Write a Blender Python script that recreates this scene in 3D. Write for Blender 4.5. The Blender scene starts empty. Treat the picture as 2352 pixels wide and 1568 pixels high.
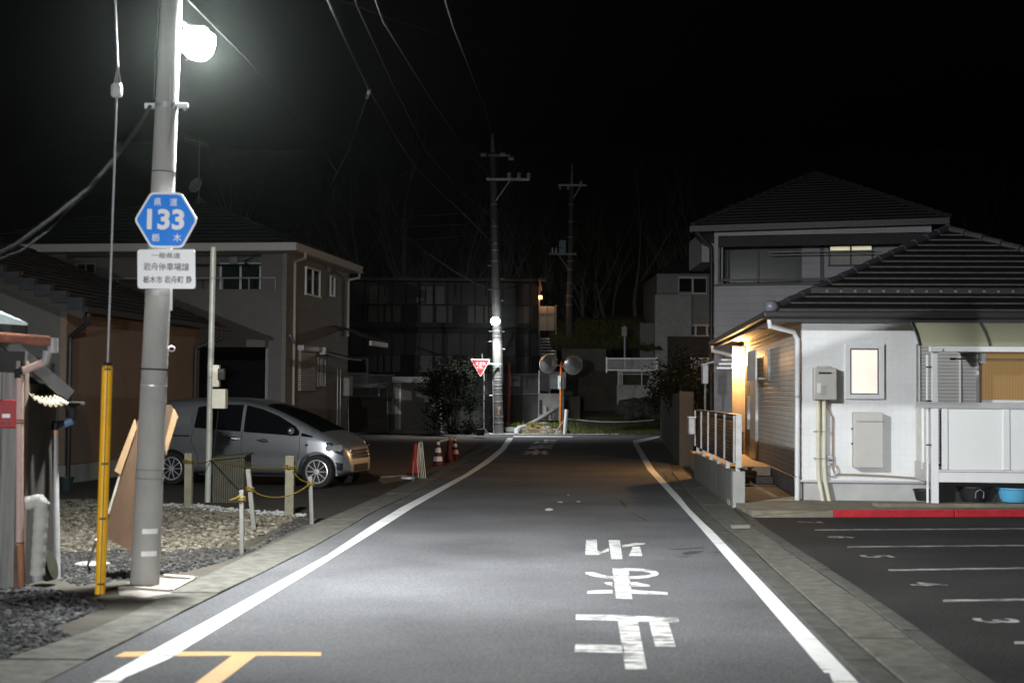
import bpy, bmesh, math, random
from mathutils import Matrix, Vector
from mathutils.geometry import tessellate_polygon
rnd = random.Random(7)
S = bpy.context.scene
COL = S.collection
rad = math.radians

# ------------------------------------------------------------------ camera
FPX, CX, CY = 3267.0, 1176.0, 784.0          # focal length and centre in units of a 2352 px wide frame
CAMZ, PITCH, ROLL = 1.7, rad(2.12), rad(0.45)
fwd = Vector((0, math.cos(PITCH), math.sin(PITCH)))
r0 = Vector((1, 0, 0)); u0 = Vector((0, -math.sin(PITCH), math.cos(PITCH)))
EX = math.cos(ROLL) * r0 + math.sin(ROLL) * u0
EY = -math.sin(ROLL) * r0 + math.cos(ROLL) * u0
CAM = Vector((0, 0, CAMZ))
cd = bpy.data.cameras.new('camera'); co = bpy.data.objects.new('camera', cd); COL.objects.link(co)
co.matrix_world = Matrix(((EX.x, EY.x, -fwd.x, CAM.x), (EX.y, EY.y, -fwd.y, CAM.y), (EX.z, EY.z, -fwd.z, CAM.z), (0, 0, 0, 1)))
cd.sensor_width = 36; cd.lens = FPX * 36 / 2352; cd.clip_start = 0.1; cd.clip_end = 2000
cd.dof.use_dof = True; cd.dof.focus_distance = 34; cd.dof.aperture_fstop = 2.4
S.camera = co

# ------------------------------------------------------------------ night sky and moonless exposure
wd = bpy.data.worlds.new('World'); S.world = wd; wd.use_nodes = True
nt = wd.node_tree; bg = nt.nodes['Background']
sky = nt.nodes.new('ShaderNodeTexSky'); sky.sky_type = 'NISHITA'; sky.sun_disc = False
sky.sun_elevation = rad(-4); sky.sun_rotation = rad(200); sky.air_density = 1.0; sky.dust_density = 2.0
hs = nt.nodes.new('ShaderNodeHueSaturation'); hs.inputs['Saturation'].default_value = 0.3
nt.links.new(sky.outputs[0], hs.inputs['Color']); nt.links.new(hs.outputs[0], bg.inputs[0])
bg.inputs[1].default_value = 0.05
sd = bpy.data.lights.new('moon', 'SUN'); sd.energy = 0.02; sd.angle = rad(0.5); sd.color = (0.8, 0.88, 1)
so = bpy.data.objects.new('moon', sd); COL.objects.link(so); so.rotation_euler = (rad(50), 0, rad(-25)); so.location = (0, 0, 60)
S.view_settings.view_transform = 'Standard'; S.view_settings.look = 'None'; S.view_settings.gamma = 1
S.view_settings.exposure = 0.0; S.view_settings.use_curve_mapping = False
cy = S.cycles
cy.use_denoising = True
try: cy.denoiser = 'OPENIMAGEDENOISE'
except Exception: pass
cy.max_bounces = 6; cy.diffuse_bounces = 3; cy.glossy_bounces = 3; cy.transmission_bounces = 6; cy.transparent_max_bounces = 8
cy.sample_clamp_indirect = 4.0; cy.caustics_reflective = False; cy.caustics_refractive = False
HAZE = .0002
LAMP_NEAR, LAMP_BACK, LAMP_FAR, LAMP_PORCH = 3300, 25000, 1300, 430

# ------------------------------------------------------------------ pixel helpers (measurements taken on the photograph)
def ray(x, y): return (x - CX) / FPX * EX + (CY - y) / FPX * EY + fwd
def gp(x, y, z=0.0):                         # where that line of sight meets the level z
    d = ray(x, y); t = (z - CAMZ) / d.z; return CAM + d * t
def at(x, y, Y):                             # where it meets the plane at distance Y
    d = ray(x, y); return CAM + d * (Y / d.y)
def onplane(F, axis, c, x, y):               # where it meets a wall plane of a local frame; local coordinates
    I = F.inverted(); o = I @ CAM; d = I.to_3x3() @ ray(x, y)
    t = (c - o[axis]) / d[axis]; return o + d * t
def frame(loc, yaw=0): return Matrix.Translation(Vector(loc)) @ Matrix.Rotation(yaw, 4, 'Z')

# ------------------------------------------------------------------ objects
W = {}
def props(o, label=None, cat=None, group=None, kind=None):
    if label: o['label'] = label
    if cat: o['category'] = cat
    if group: o['group'] = group
    if kind: o['kind'] = kind
    return o
def thing(name, label, cat, loc=(0, 0, 0), yaw=0, group=None, M=None):
    o = bpy.data.objects.new(name, None); COL.objects.link(o); o.empty_display_size = 0.2
    m = M if M is not None else frame(loc, yaw)
    o.matrix_world = m; W[o] = m
    return props(o, label, cat, group)
def copy_thing(o, M=None, label=None, parent=None):
    c = o.copy(); COL.objects.link(c)
    if parent is not None: c.parent = parent
    elif M is not None: c.matrix_world = M; W[c] = M
    if label: c['label'] = label
    for ch in [k for k in ALL.get(o, [])]:
        ALL.setdefault(c, []).append(copy_thing(ch, parent=c))
    return c
ALL = {}
class MB:
    def __init__(s, F=None): s.v = []; s.f = []; s.F = F
    def add(s, vs, fs):
        n = len(s.v)
        s.v += [(s.F @ Vector(p)) if s.F is not None else Vector(p) for p in vs]
        s.f += [tuple(i + n for i in f) for f in fs]; return s
    def bx(s, x0, x1, y0, y1, z0, z1):
        if x0 > x1: x0, x1 = x1, x0
        if y0 > y1: y0, y1 = y1, y0
        if z0 > z1: z0, z1 = z1, z0
        return s.add([(x0,y0,z0),(x1,y0,z0),(x1,y1,z0),(x0,y1,z0),(x0,y0,z1),(x1,y0,z1),(x1,y1,z1),(x0,y1,z1)],
                     [(0,3,2,1),(4,5,6,7),(0,1,5,4),(1,2,6,5),(2,3,7,6),(3,0,4,7)])
    def bar(s, a, b, w, h, up=(0, 0, 1)):    # box along a-b
        a = Vector(a); b = Vector(b); d = (b - a).normalized(); u = Vector(up)
        if abs(d.dot(u)) > 0.98: u = Vector((0, 1, 0))
        x = d.cross(u).normalized(); u = x.cross(d).normalized(); vs = []
        for p in (a, b):
            for i, j in ((-1, -1), (1, -1), (1, 1), (-1, 1)): vs.append(p + x * (i * w / 2) + u * (j * h / 2))
        return s.add(vs, [(0,1,2,3),(7,6,5,4),(0,4,5,1),(1,5,6,2),(2,6,7,3),(3,7,4,0)])
    def tube(s, pts, r, n=10, cap=True):
        pts = [Vector(p) for p in pts]; m = len(pts)
        rs = r if isinstance(r, (list, tuple)) else [r] * m
        vs = []; prev = None
        for i, p in enumerate(pts):
            d = (pts[min(i + 1, m - 1)] - pts[max(i - 1, 0)]).normalized()
            if prev is None:
                prev = d.orthogonal().normalized()
            x = (prev - d * prev.dot(d))
            x = x.normalized() if x.length > 1e-6 else d.orthogonal().normalized()
            prev = x; yv = d.cross(x)
            for k in range(n):
                a = 2 * math.pi * k / n; vs.append(p + (x * math.cos(a) + yv * math.sin(a)) * rs[i])
        fs = [(i*n+k, i*n+(k+1)%n, (i+1)*n+(k+1)%n, (i+1)*n+k) for i in range(m-1) for k in range(n)]
        if cap: fs += [tuple(reversed(range(n))), tuple(range((m-1)*n, m*n))]
        return s.add(vs, fs)
    def lathe(s, prof, M=None, n=20, cap=True):  # prof: (r, z)
        M = M or Matrix(); vs = []; m = len(prof)
        for r, z in prof:
            for k in range(n):
                a = 2*math.pi*k/n; vs.append(M @ Vector((r*math.cos(a), r*math.sin(a), z)))
        fs = [(i*n+k, i*n+(k+1)%n, (i+1)*n+(k+1)%n, (i+1)*n+k) for i in range(m-1) for k in range(n)]
        if cap: fs += [tuple(reversed(range(n))), tuple(range((m-1)*n, m*n))]
        return s.add(vs, fs)
    def prism(s, poly, off):                 # planar polygon (3D) swept by off
        poly = [Vector(p) for p in poly]; off = Vector(off); n = len(poly)
        tri = tessellate_polygon([poly])
        vs = poly + [p + off for p in poly]
        fs = [tuple(t) for t in tri] + [tuple(i + n for i in reversed(t)) for t in tri]
        fs += [(i, (i+1) % n, (i+1) % n + n, i + n) for i in range(n)]
        return s.add(vs, fs)
    def sheet(s, poly):
        poly = [Vector(p) for p in poly]
        return s.add(poly, [tuple(t) for t in tessellate_polygon([poly])])
    def grid(s, rows):                       # rows of equal length point lists
        n = len(rows[0]); vs = [p for r in rows for p in r]
        return s.add(vs, [(i*n+k, i*n+k+1, (i+1)*n+k+1, (i+1)*n+k) for i in range(len(rows)-1) for k in range(n-1)])
    def blob(s, c, r, sq=(1, 1, 1), seed=0, sub=2, amp=0.25):
        bm = bmesh.new(); bmesh.ops.create_icosphere(bm, subdivisions=sub, radius=1); q = random.Random(seed)
        ph = [q.uniform(0, 6.28) for _ in range(6)]
        vs = []
        for v in bm.verts:
            p = v.co; k = 1 + amp * (math.sin(3*p.x+ph[0]) * math.sin(3*p.y+ph[1]) + 0.6*math.sin(5*p.z+ph[2]+2*p.x) + q.uniform(-.3, .3))
            vs.append(Vector(c) + Vector((p.x*sq[0], p.y*sq[1], p.z*sq[2])) * r * k)
        fs = [tuple(v.index for v in f.verts) for f in bm.faces]; bm.free()
        return s.add(vs, fs)
    def build(s, name, mat, parent=None, bevel=0, smooth=None, label=None, fix=True):
        me = bpy.data.meshes.new(name)
        if parent is not None: I = W[parent].inverted(); M = W[parent]
        else:
            c = sum(s.v, Vector()) / len(s.v); M = Matrix.Translation(Vector((c.x, c.y, min(p.z for p in s.v)))); I = M.inverted()
        me.from_pydata([I @ p for p in s.v], [], s.f)
        if fix:
            bm = bmesh.new(); bm.from_mesh(me); bmesh.ops.recalc_face_normals(bm, faces=bm.faces); bm.to_mesh(me); bm.free()
        if smooth is not None:
            me.shade_smooth(); me.set_sharp_from_angle(angle=rad(smooth))
        me.materials.append(mat)
        o = bpy.data.objects.new(name, me); COL.objects.link(o); W[o] = M
        if parent is not None:
            o.parent = parent; ALL.setdefault(parent, []).append(o)
        else: o.matrix_world = M
        if bevel:
            b = o.modifiers.new('bevel', 'BEVEL'); b.width = bevel; b.segments = 2; b.limit_method = 'ANGLE'; b.angle_limit = rad(40)
        if label: o['label'] = label
        return o
def struct(o, label, cat='ground'): return props(o, label, cat, kind='structure')
def text(body, name, mat, parent, center, right, up, height, width=None, bold=0.0, thick=0.002):
    c = bpy.data.curves.new('tmp', 'FONT'); c.body = body; c.align_x = 'LEFT'; c.offset = bold; c.extrude = 0.0; c.resolution_u = 3
    o = bpy.data.objects.new('tmp', c); COL.objects.link(o)
    dg = bpy.context.evaluated_depsgraph_get(); dg.update()
    me = bpy.data.meshes.new_from_object(o.evaluated_get(dg)); bpy.data.objects.remove(o); bpy.data.curves.remove(c)
    xs = [v.co.x for v in me.vertices]; ys = [v.co.y for v in me.vertices]
    x0, x1, y0, y1 = min(xs), max(xs), min(ys), max(ys)
    sy = height / (y1 - y0); sx = width / (x1 - x0) if width else sy
    r = Vector(right).normalized(); u = Vector(up).normalized(); n = r.cross(u)
    b = MB(); vs = [Vector(center) + r * ((v.co.x - (x0+x1)/2) * sx) + u * ((v.co.y - (y0+y1)/2) * sy) + n * thick for v in me.vertices]
    b.add(vs, [tuple(p.vertices) for p in me.polygons]); bpy.data.meshes.remove(me)
    return b.build(name, mat, parent, fix=False)

# ------------------------------------------------------------------ materials
MATS = {}
def nodes(name):
    m = bpy.data.materials.new(name); m.use_nodes = True; t = m.node_tree
    return m, t, t.nodes['Principled BSDF'], t.nodes.new, t.links.new
def mat(name, col, rough=0.7, metal=0.0, var=0.18, scale=6.0, bump=0.15, bscale=60.0, stretch=(1, 1, 1), spec=0.4, coat=0.0):
    if name in MATS: return MATS[name]
    m, t, p, N, L = nodes(name); MATS[name] = m
    tc = N('ShaderNodeTexCoord'); mp = N('ShaderNodeMapping'); mp.inputs['Scale'].default_value = stretch
    L(tc.outputs['Object'], mp.inputs[0])
    n1 = N('ShaderNodeTexNoise'); n1.inputs['Scale'].default_value = scale; n1.inputs['Detail'].default_value = 6; n1.inputs['Roughness'].default_value = .65
    L(mp.outputs[0], n1.inputs['Vector'])
    mx = N('ShaderNodeMix'); mx.data_type = 'RGBA'
    mx.inputs[6].default_value = tuple(c * (1 - var) for c in col) + (1,); mx.inputs[7].default_value = tuple(min(1, c * (1 + var)) for c in col) + (1,)
    rp = N('ShaderNodeMapRange'); rp.inputs[1].default_value = .3; rp.inputs[2].default_value = .7
    L(n1.outputs[0], rp.inputs[0]); L(rp.outputs[0], mx.inputs[0]); L(mx.outputs[2], p.inputs['Base Color'])
    p.inputs['Roughness'].default_value = rough; p.inputs['Metallic'].default_value = metal; p.inputs['Specular IOR Level'].default_value = spec
    p.inputs['Coat Weight'].default_value = coat
    if bump:
        n2 = N('ShaderNodeTexNoise'); n2.inputs['Scale'].default_value = bscale; n2.inputs['Detail'].default_value = 3; L(mp.outputs[0], n2.inputs['Vector'])
        b = N('ShaderNodeBump'); b.inputs['Strength'].default_value = bump; b.inputs['Distance'].default_value = 0.01
        L(n2.outputs[0], b.inputs['Height']); L(b.outputs[0], p.inputs['Normal'])
    return m
def glow(name, col, strength, var=0.0, scale=2.0):
    m, t, p, N, L = nodes(name); MATS[name] = m
    p.inputs['Base Color'].default_value = tuple(col) + (1,); p.inputs['Roughness'].default_value = .4
    p.inputs['Emission Color'].default_value = tuple(col) + (1,); p.inputs['Emission Strength'].default_value = strength
    if var:
        tc = N('ShaderNodeTexCoord'); n = N('ShaderNodeTexNoise'); n.inputs['Scale'].default_value = scale; n.inputs['Detail'].default_value = 1
        r = N('ShaderNodeMapRange'); r.inputs[1].default_value = .3; r.inputs[2].default_value = .7; r.inputs[3].default_value = strength*(1-var); r.inputs[4].default_value = strength*(1+var)
        L(tc.outputs['Object'], n.inputs[0]); L(n.outputs[0], r.inputs[0]); L(r.outputs[0], p.inputs['Emission Strength'])
    return m
def tiles(name, col, grout, bw, bh, mortar=0.012, rough=0.6, bump=0.5, offset=0.5, var=0.1, stain=0.12):
    m, t, p, N, L = nodes(name); MATS[name] = m
    tc = N('ShaderNodeTexCoord'); sp = N('ShaderNodeSeparateXYZ'); L(tc.outputs['Object'], sp.inputs[0])
    ad = N('ShaderNodeMath'); L(sp.outputs[0], ad.inputs[0]); L(sp.outputs[1], ad.inputs[1])
    cb = N('ShaderNodeCombineXYZ'); L(ad.outputs[0], cb.inputs[0]); L(sp.outputs[2], cb.inputs[1])
    br = N('ShaderNodeTexBrick'); br.inputs['Scale'].default_value = 1; br.inputs['Brick Width'].default_value = bw; br.inputs['Row Height'].default_value = bh
    br.inputs['Mortar Size'].default_value = mortar; br.inputs['Mortar Smooth'].default_value = .3; br.offset = offset
    br.inputs['Color1'].default_value = tuple(c*(1-var) for c in col) + (1,); br.inputs['Color2'].default_value = tuple(min(1, c*(1+var)) for c in col) + (1,)
    br.inputs['Mortar'].default_value = tuple(grout) + (1,)
    L(cb.outputs[0], br.inputs['Vector'])
    n = N('ShaderNodeTexNoise'); n.inputs['Scale'].default_value = 1.2; n.inputs['Detail'].default_value = 6; L(tc.outputs['Object'], n.inputs[0])
    r = N('ShaderNodeMapRange'); r.inputs[1].default_value = .3; r.inputs[2].default_value = .7; r.inputs[3].default_value = 1 - stain; r.inputs[4].default_value = 1.0; L(n.outputs[0], r.inputs[0])
    mu = N('ShaderNodeMix'); mu.data_type = 'RGBA'; mu.blend_type = 'MULTIPLY'; mu.inputs[0].default_value = 1
    L(br.outputs['Color'], mu.inputs[6]); L(r.outputs[0], mu.inputs[7]); L(mu.outputs[2], p.inputs['Base Color'])
    p.inputs['Roughness'].default_value = rough
    b = N('ShaderNodeBump'); b.inputs['Strength'].default_value = bump; b.inputs['Distance'].default_value = 0.008; b.invert = True
    L(br.outputs['Fac'], b.inputs['Height']); L(b.outputs[0], p.inputs['Normal'])
    return m
def glassy(name, col, rough=0.06, spec=0.6):
    m, t, p, N, L = nodes(name); MATS[name] = m
    p.inputs['Base Color'].default_value = tuple(col) + (1,); p.inputs['Roughness'].default_value = rough; p.inputs['Specular IOR Level'].default_value = spec
    return m
def island(name, cols, rough=0.85):          # a colour of its own for every loose stone or leaf
    m, t, p, N, L = nodes(name); MATS[name] = m
    g = N('ShaderNodeNewGeometry'); cr = N('ShaderNodeValToRGB'); e = cr.color_ramp.elements
    e[0].color = tuple(cols[0]) + (1,); e[1].color = tuple(cols[-1]) + (1,)
    for i, c in enumerate(cols[1:-1]): k = e.new((i + 1) / (len(cols) - 1)); k.color = tuple(c) + (1,)
    L(g.outputs['Random Per Island'], cr.inputs[0]); L(cr.outputs[0], p.inputs['Base Color']); p.inputs['Roughness'].default_value = rough; p.inputs['Specular IOR Level'].default_value = .12
    return m
def asphalt(name, col, grain=1.0, spec=.2):
    m, t, p, N, L = nodes(name); MATS[name] = m
    g = N('ShaderNodeNewGeometry')
    n1 = N('ShaderNodeTexNoise'); n1.inputs['Scale'].default_value = .55; n1.inputs['Detail'].default_value = 5; L(g.outputs['Position'], n1.inputs[0])
    n2 = N('ShaderNodeTexNoise'); n2.inputs['Scale'].default_value = 55; n2.inputs['Detail'].default_value = 4; n2.inputs['Roughness'].default_value = .8; L(g.outputs['Position'], n2.inputs[0])
    vo = N('ShaderNodeTexVoronoi'); vo.inputs['Scale'].default_value = 38; L(g.outputs['Position'], vo.inputs['Vector'])
    a = N('ShaderNodeMapRange'); a.inputs[1].default_value = .3; a.inputs[2].default_value = .7; a.inputs[3].default_value = .7; a.inputs[4].default_value = 1.25; L(n1.outputs[0], a.inputs[0])
    b = N('ShaderNodeMapRange'); b.inputs[1].default_value = .3; b.inputs[2].default_value = .75; b.inputs[3].default_value = .45; b.inputs[4].default_value = 1.75; L(n2.outputs[0], b.inputs[0])
    mu = N('ShaderNodeMath'); mu.operation = 'MULTIPLY'; L(a.outputs[0], mu.inputs[0]); L(b.outputs[0], mu.inputs[1])
    vm = N('ShaderNodeVectorMath'); vm.operation = 'SCALE'; vm.inputs[0].default_value = col; L(mu.outputs[0], vm.inputs['Scale']); L(vm.outputs[0], p.inputs['Base Color'])
    p.inputs['Roughness'].default_value = .9; p.inputs['Specular IOR Level'].default_value = spec
    bp = N('ShaderNodeBump'); bp.inputs['Strength'].default_value = .5 * grain; bp.inputs['Distance'].default_value = .008
    L(vo.outputs['Distance'], bp.inputs['Height']); L(bp.outputs[0], p.inputs['Normal'])
    return m
def paint(name, col, wear, base=(.09, .09, .092)):    # thermoplastic paint rubbed through to the asphalt
    m, t, p, N, L = nodes(name); MATS[name] = m
    g = N('ShaderNodeNewGeometry')
    mp = N('ShaderNodeMapping'); mp.inputs['Scale'].default_value = (3.5, 13, 1); L(g.outputs['Position'], mp.inputs[0])
    n = N('ShaderNodeTexNoise'); n.inputs['Scale'].default_value = 1; n.inputs['Detail'].default_value = 9; n.inputs['Roughness'].default_value = .78; L(mp.outputs[0], n.inputs[0])
    r = N('ShaderNodeMapRange'); r.inputs[1].default_value = wear; r.inputs[2].default_value = wear + .09; L(n.outputs[0], r.inputs[0])
    mx = N('ShaderNodeMix'); mx.data_type = 'RGBA'; mx.inputs[6].default_value = tuple(base) + (1,); mx.inputs[7].default_value = tuple(col) + (1,)
    L(r.outputs[0], mx.inputs[0]); L(mx.outputs[2], p.inputs['Base Color']); p.inputs['Roughness'].default_value = .65
    return m
concrete = mat('concrete', (.36, .355, .335), .85, var=.22, scale=3, bump=.3)
conc_dark = mat('stained_concrete', (.22, .22, .205), .9, var=.4, scale=2.2, bump=.4, stretch=(1, 1, .25))
steel = mat('galvanised_steel', (.48, .49, .5), .45, .6, var=.12, scale=14, bump=.05)
steel_dull = mat('weathered_steel', (.3, .3, .3), .6, .3, var=.25, scale=10)
white = mat('white_paint', (.78, .78, .77), .45, var=.05, scale=4, bump=.03)
white_al = mat('white_aluminium', (.74, .75, .76), .35, var=.04, scale=4, bump=.02)
black = mat('black_plastic', (.015, .015, .017), .5, var=.3)
rubber = mat('rubber', (.012, .012, .012), .8)
wire_m = mat('cable_sheath', (.02, .02, .021), .8, var=.2, spec=.15)
wire_l = mat('grey_cable_sheath', (.022, .022, .022), .8, var=.2, spec=.15)
dark_roof = mat('dark_roof_tile', (.022, .023, .026), .7, var=.3, scale=5, bump=.2)
glass_dark = glassy('dark_glass', (.012, .014, .016))
soil = mat('dark_soil', (.05, .045, .035), .95, var=.4, scale=1.5, bump=.6, bscale=12)
# ------------------------------------------------------------------ ground, road, markings
def gpoly(pts, z): return [Vector((p.x, p.y, z)) for p in (gp(x, y) for x, y in pts)]
def flat(name, pts, z, m, label, cat='ground', pix=True, parent=None):
    b = MB(); b.sheet(gpoly(pts, z) if pix else [Vector((x, y, z)) for x, y in pts])
    return struct(b.build(name, m), label, cat)
b = MB(); b.sheet([(-400, -80, 0), (400, -80, 0), (400, 500, 0), (-400, 500, 0)])
struct(b.build('ground', soil), 'dark earth running under the whole street')
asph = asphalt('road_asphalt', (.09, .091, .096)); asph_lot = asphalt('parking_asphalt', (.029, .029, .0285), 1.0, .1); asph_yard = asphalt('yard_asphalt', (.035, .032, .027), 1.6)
ROAD = [(-5.5,-30),(-2.71,8.27),(-2.18,15.35),(-2.06,21.2),(-1.75,29),(-1.3,38),(-.5,48.6),(-.75,54),(-2.2,56.2),(-14,57),(-45,58.5),(-45,65),(-10,62.6),(12,62.4),(45,64),(45,58),(12,56),(6.6,54.5),(4.9,49),(3.95,35.5),(3.4,30),(2.9,22),(2.54,15.16),(2.23,8.46),(.47,-30)]
flat('road', ROAD, .008, asph, 'narrow asphalt road running up to the junction with the crossing street', 'road', pix=False)
RL = [(2.54,15.16),(2.23,8.46),(.47,-30)]
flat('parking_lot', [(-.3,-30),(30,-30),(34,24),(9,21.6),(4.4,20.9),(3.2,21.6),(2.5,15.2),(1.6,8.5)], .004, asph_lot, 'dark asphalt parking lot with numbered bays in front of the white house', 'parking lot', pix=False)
flat('yard', [(-60,998),(640,990),(1085,1003),(1150,1019),(1000,1110),(766,1190),(690,1188),(520,1168),(375,1154),(0,1132)], .004, asph_yard, 'dark trodden yard where the silver car is parked', 'yard')
flat('bare_soil', [(800,1008),(1000,998),(1105,1008),(1060,1048),(965,1097),(880,1112),(835,1075)], .008, mat('reddish_soil', (.13,.085,.055), .95, var=.4, scale=3, bump=.6, bscale=25), 'patch of bare reddish soil under the traffic cones')
def strip(name, L, R, z, h, m, label, step=2.0, gap=.018):
    """slabs laid end to end between two kerb lines, with open joints"""
    L = [Vector((p.x, p.y, 0)) for p in L]; R = [Vector((p.x, p.y, 0)) for p in R]
    def pt(P, y):
        for a, c in zip(P, P[1:]):
            if a.y <= y <= c.y: return a.lerp(c, (y - a.y) / (c.y - a.y))
        a, c = (P[0], P[1]) if y < P[0].y else (P[-2], P[-1]); return a.lerp(c, (y - a.y) / (c.y - a.y))
    y = L[0].y; b = MB(); q = random.Random(3)
    while y < L[-1].y:
        y2 = min(y + step, L[-1].y); e = q.uniform(-.004, .004)
        p = [pt(L, y), pt(R, y), pt(R, y2 - gap), pt(L, y2 - gap)]
        b.add([v + Vector((0, 0, z)) for v in p] + [v + Vector((0, 0, z + h + e)) for v in p], [(0,3,2,1),(4,5,6,7),(0,1,5,4),(1,2,6,5),(2,3,7,6),(3,0,4,7)])
        y = y2
    o = b.build(name, m, bevel=.006); return struct(o, label, 'gutter')
slab_m = mat('gutter_concrete', (.085, .082, .07), .9, var=.5, scale=7, bump=.5, bscale=45)
kerb_m = mat('kerb_concrete', (.055, .053, .046), .95, var=.45, scale=5, bump=.7, bscale=30)
def W2(pts): return [gp(x, y) for x, y in pts][::-1]
RSL = [gp(x, y) for x, y in [(2074,1568),(1951,1463),(1837,1360),(1766,1297),(1723,1254),(1664,1211),(1615,1168),(1572,1120),(1543,1085)]]
RSR = [gp(x, y) for x, y in [(2223,1568),(2146,1511.6),(2066,1451.5),(1940,1357),(1846,1294),(1723,1208),(1684,1170),(1606,1110),(1570,1085)]]
ext = lambda P, y: [P[0] + (P[0] - P[1]) * ((y - P[0].y) / (P[0].y - P[1].y))] + P
RSL, RSR = ext(RSL, 2.0), ext(RSR, 2.0)
strip('gutter', RSL, RSR, .0, .022, slab_m, 'concrete gutter covers between the road and the parking lot')
KIN = [Vector((p.x - .22, p.y, 0)) for p in RSL]; KOUT = [Vector((p.x - .025, p.y, 0)) for p in RSL]
strip('kerb', KIN, KOUT, .0, .018, kerb_m, 'rough concrete kerb strip beside the right hand gutter', step=.6, gap=.006)
KIN2 = [Vector((p.x + .03, p.y, 0)) for p in RSR]; KOUT2 = [Vector((p.x + .16, p.y, 0)) for p in RSR]
strip('kerb', KIN2, KOUT2, .0, .014, kerb_m, 'crumbling kerb edge along the parking lot asphalt', step=1.2, gap=.004)
LSR = [gp(x, y) for x, y in [(106,1568),(342,1449.6),(448,1391),(588,1325),(711,1263),(800,1212),(861,1175),(931,1143),(1000,1103),(1080,1055),(1142,1019)]]
LSL = [gp(x, y) for x, y in [(-190,1568),(0,1523),(171,1468),(290,1417),(454,1333),(547,1290),(653,1239),(766,1187),(870,1142),(960,1099),(1060,1050),(1125,1019)]]
LSR, LSL = ext(LSR, 2.0), ext(LSL, 2.0)
strip('gutter', LSL, LSR, .0, .02, slab_m, 'concrete gutter covers along the gravel side of the road', step=1.0)
bright = mat('fresh_concrete', (.3, .28, .25), .9, var=.1, scale=3)
flat('paving', [(1677,1210.5),(1722,1210),(1724,1218),(1682,1219)], .03, bright, 'pale concrete slab set in the right gutter', 'paving')
flat('paving', [(268,1348),(340,1326),(453,1331),(400,1362),(330,1374),(275,1368)], .006, mat('apron_concrete', (.22, .2, .175), .95, var=.3, scale=4, bump=.6), 'pale concrete apron around the foot of the near utility pole', 'paving')
b = MB()
for q in ([(272,1349),(392,1357),(392,1361),(272,1352.5)], [(392,1357),(450,1329),(454,1331),(397,1361)], [(375,1324),(450,1329),(452,1333),(377,1328)]): b.prism(gpoly(q, .007), (0, 0, .02))
struct(b.build('drain_frame', bright), 'pale concrete drain frame set beside the near utility pole', 'drain')
# painted lines
line_m = paint('road_line_paint', (.7, .7, .69), .36); worn_m = paint('worn_letter_paint', (.68, .68, .66), .44); orange_m = paint('orange_road_paint', (.62, .3, .06), .34)
thin_m = paint('worn_bay_paint', (.4, .4, .38), .45, (.03, .03, .03))
def marking(polys, z, m, label, cat='road marking', F=None):
    b = MB()
    for p in polys: b.sheet(gpoly([F(x, y) for x, y in p] if F else p, z))
    return struct(b.build('road_marking', m, fix=False), label, cat)
marking([[(219,1568),(251,1552),(328,1509),(752,1277),(861,1203),(920,1167),(1008,1121),(1066,1091),(1110,1061),(1148,1031),(1166,1006),(1179,1006),(1160,1034),(1125,1063),(1081,1091),(1025,1123),(949,1167),(890,1205),(796,1263),(388,1516),(287,1560),(277,1568)]], .013, line_m, 'long white edge line on the left side of the road')
marking([[(150,1606),(219,1569.5),(276,1569.5),(215,1606)]], .013, line_m, 'short end of the left edge line below the orange mark')
marking([[(1894,1549),(1905,1549),(1912,1568),(1969,1568),(1723,1310),(1629,1212.7),(1581,1162.6),(1541,1120),(1503,1079),(1465,1018),(1515,1005),(1515,1001.5),(1454,1012),(1454,1019),(1487,1079),(1523.6,1119.7),(1555,1154),(1601,1205.5),(1723,1347)]], .013, line_m, 'long white edge line on the right side of the road')
marking([[(1912,1569),(1969,1569),(2030,1632),(1965,1632)]], .013, line_m, 'continuing white edge line nearest the camera on the right')
marking([[(1118,995),(1420,996.4),(1420,997.8),(1118,996.8)]], .013, line_m, 'white line on the far side of the crossing street')
marking([[(1180,1001.3),(1316,1002),(1316,1004),(1178,1003.6)]], .013, line_m, 'white stop line across the end of the road')
marking([[(1252,1170),(1262,1168),(1272,1171),(1266,1174),(1253,1174)], [(1277,1153),(1293,1153),(1290,1156)], [(1302,1137),(1308,1137),(1306,1139)], [(1322,1152.5),(1334,1152),(1330,1154.5)]], .012, line_m, 'scraps of worn white paint in the middle of the road')
marking([[(263,1511),(285,1500),(340,1498.6),(738,1500.5),(737,1509),(533,1508)], [(533,1508.2),(588,1508.2),(511,1568),(405,1650),(333,1650),(453,1568)]], .011, orange_m, 'orange T shaped mark painted on the road by the left edge')
A = lambda x, y: (1263.3 + x / 3.496, 1119.7 + y / 3.496)
ring = lambda cx, cy, rx, ry, a0, a1, wd, n=14: [(cx + rx*math.cos(a0+(a1-a0)*i/n), cy + ry*math.sin(a0+(a1-a0)*i/n)) for i in range(n+1)] + [(cx + (rx-wd)*math.cos(a0+(a1-a0)*i/n), cy + (ry-wd*.32)*math.sin(a0+(a1-a0)*i/n)) for i in range(n, -1, -1)]
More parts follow.
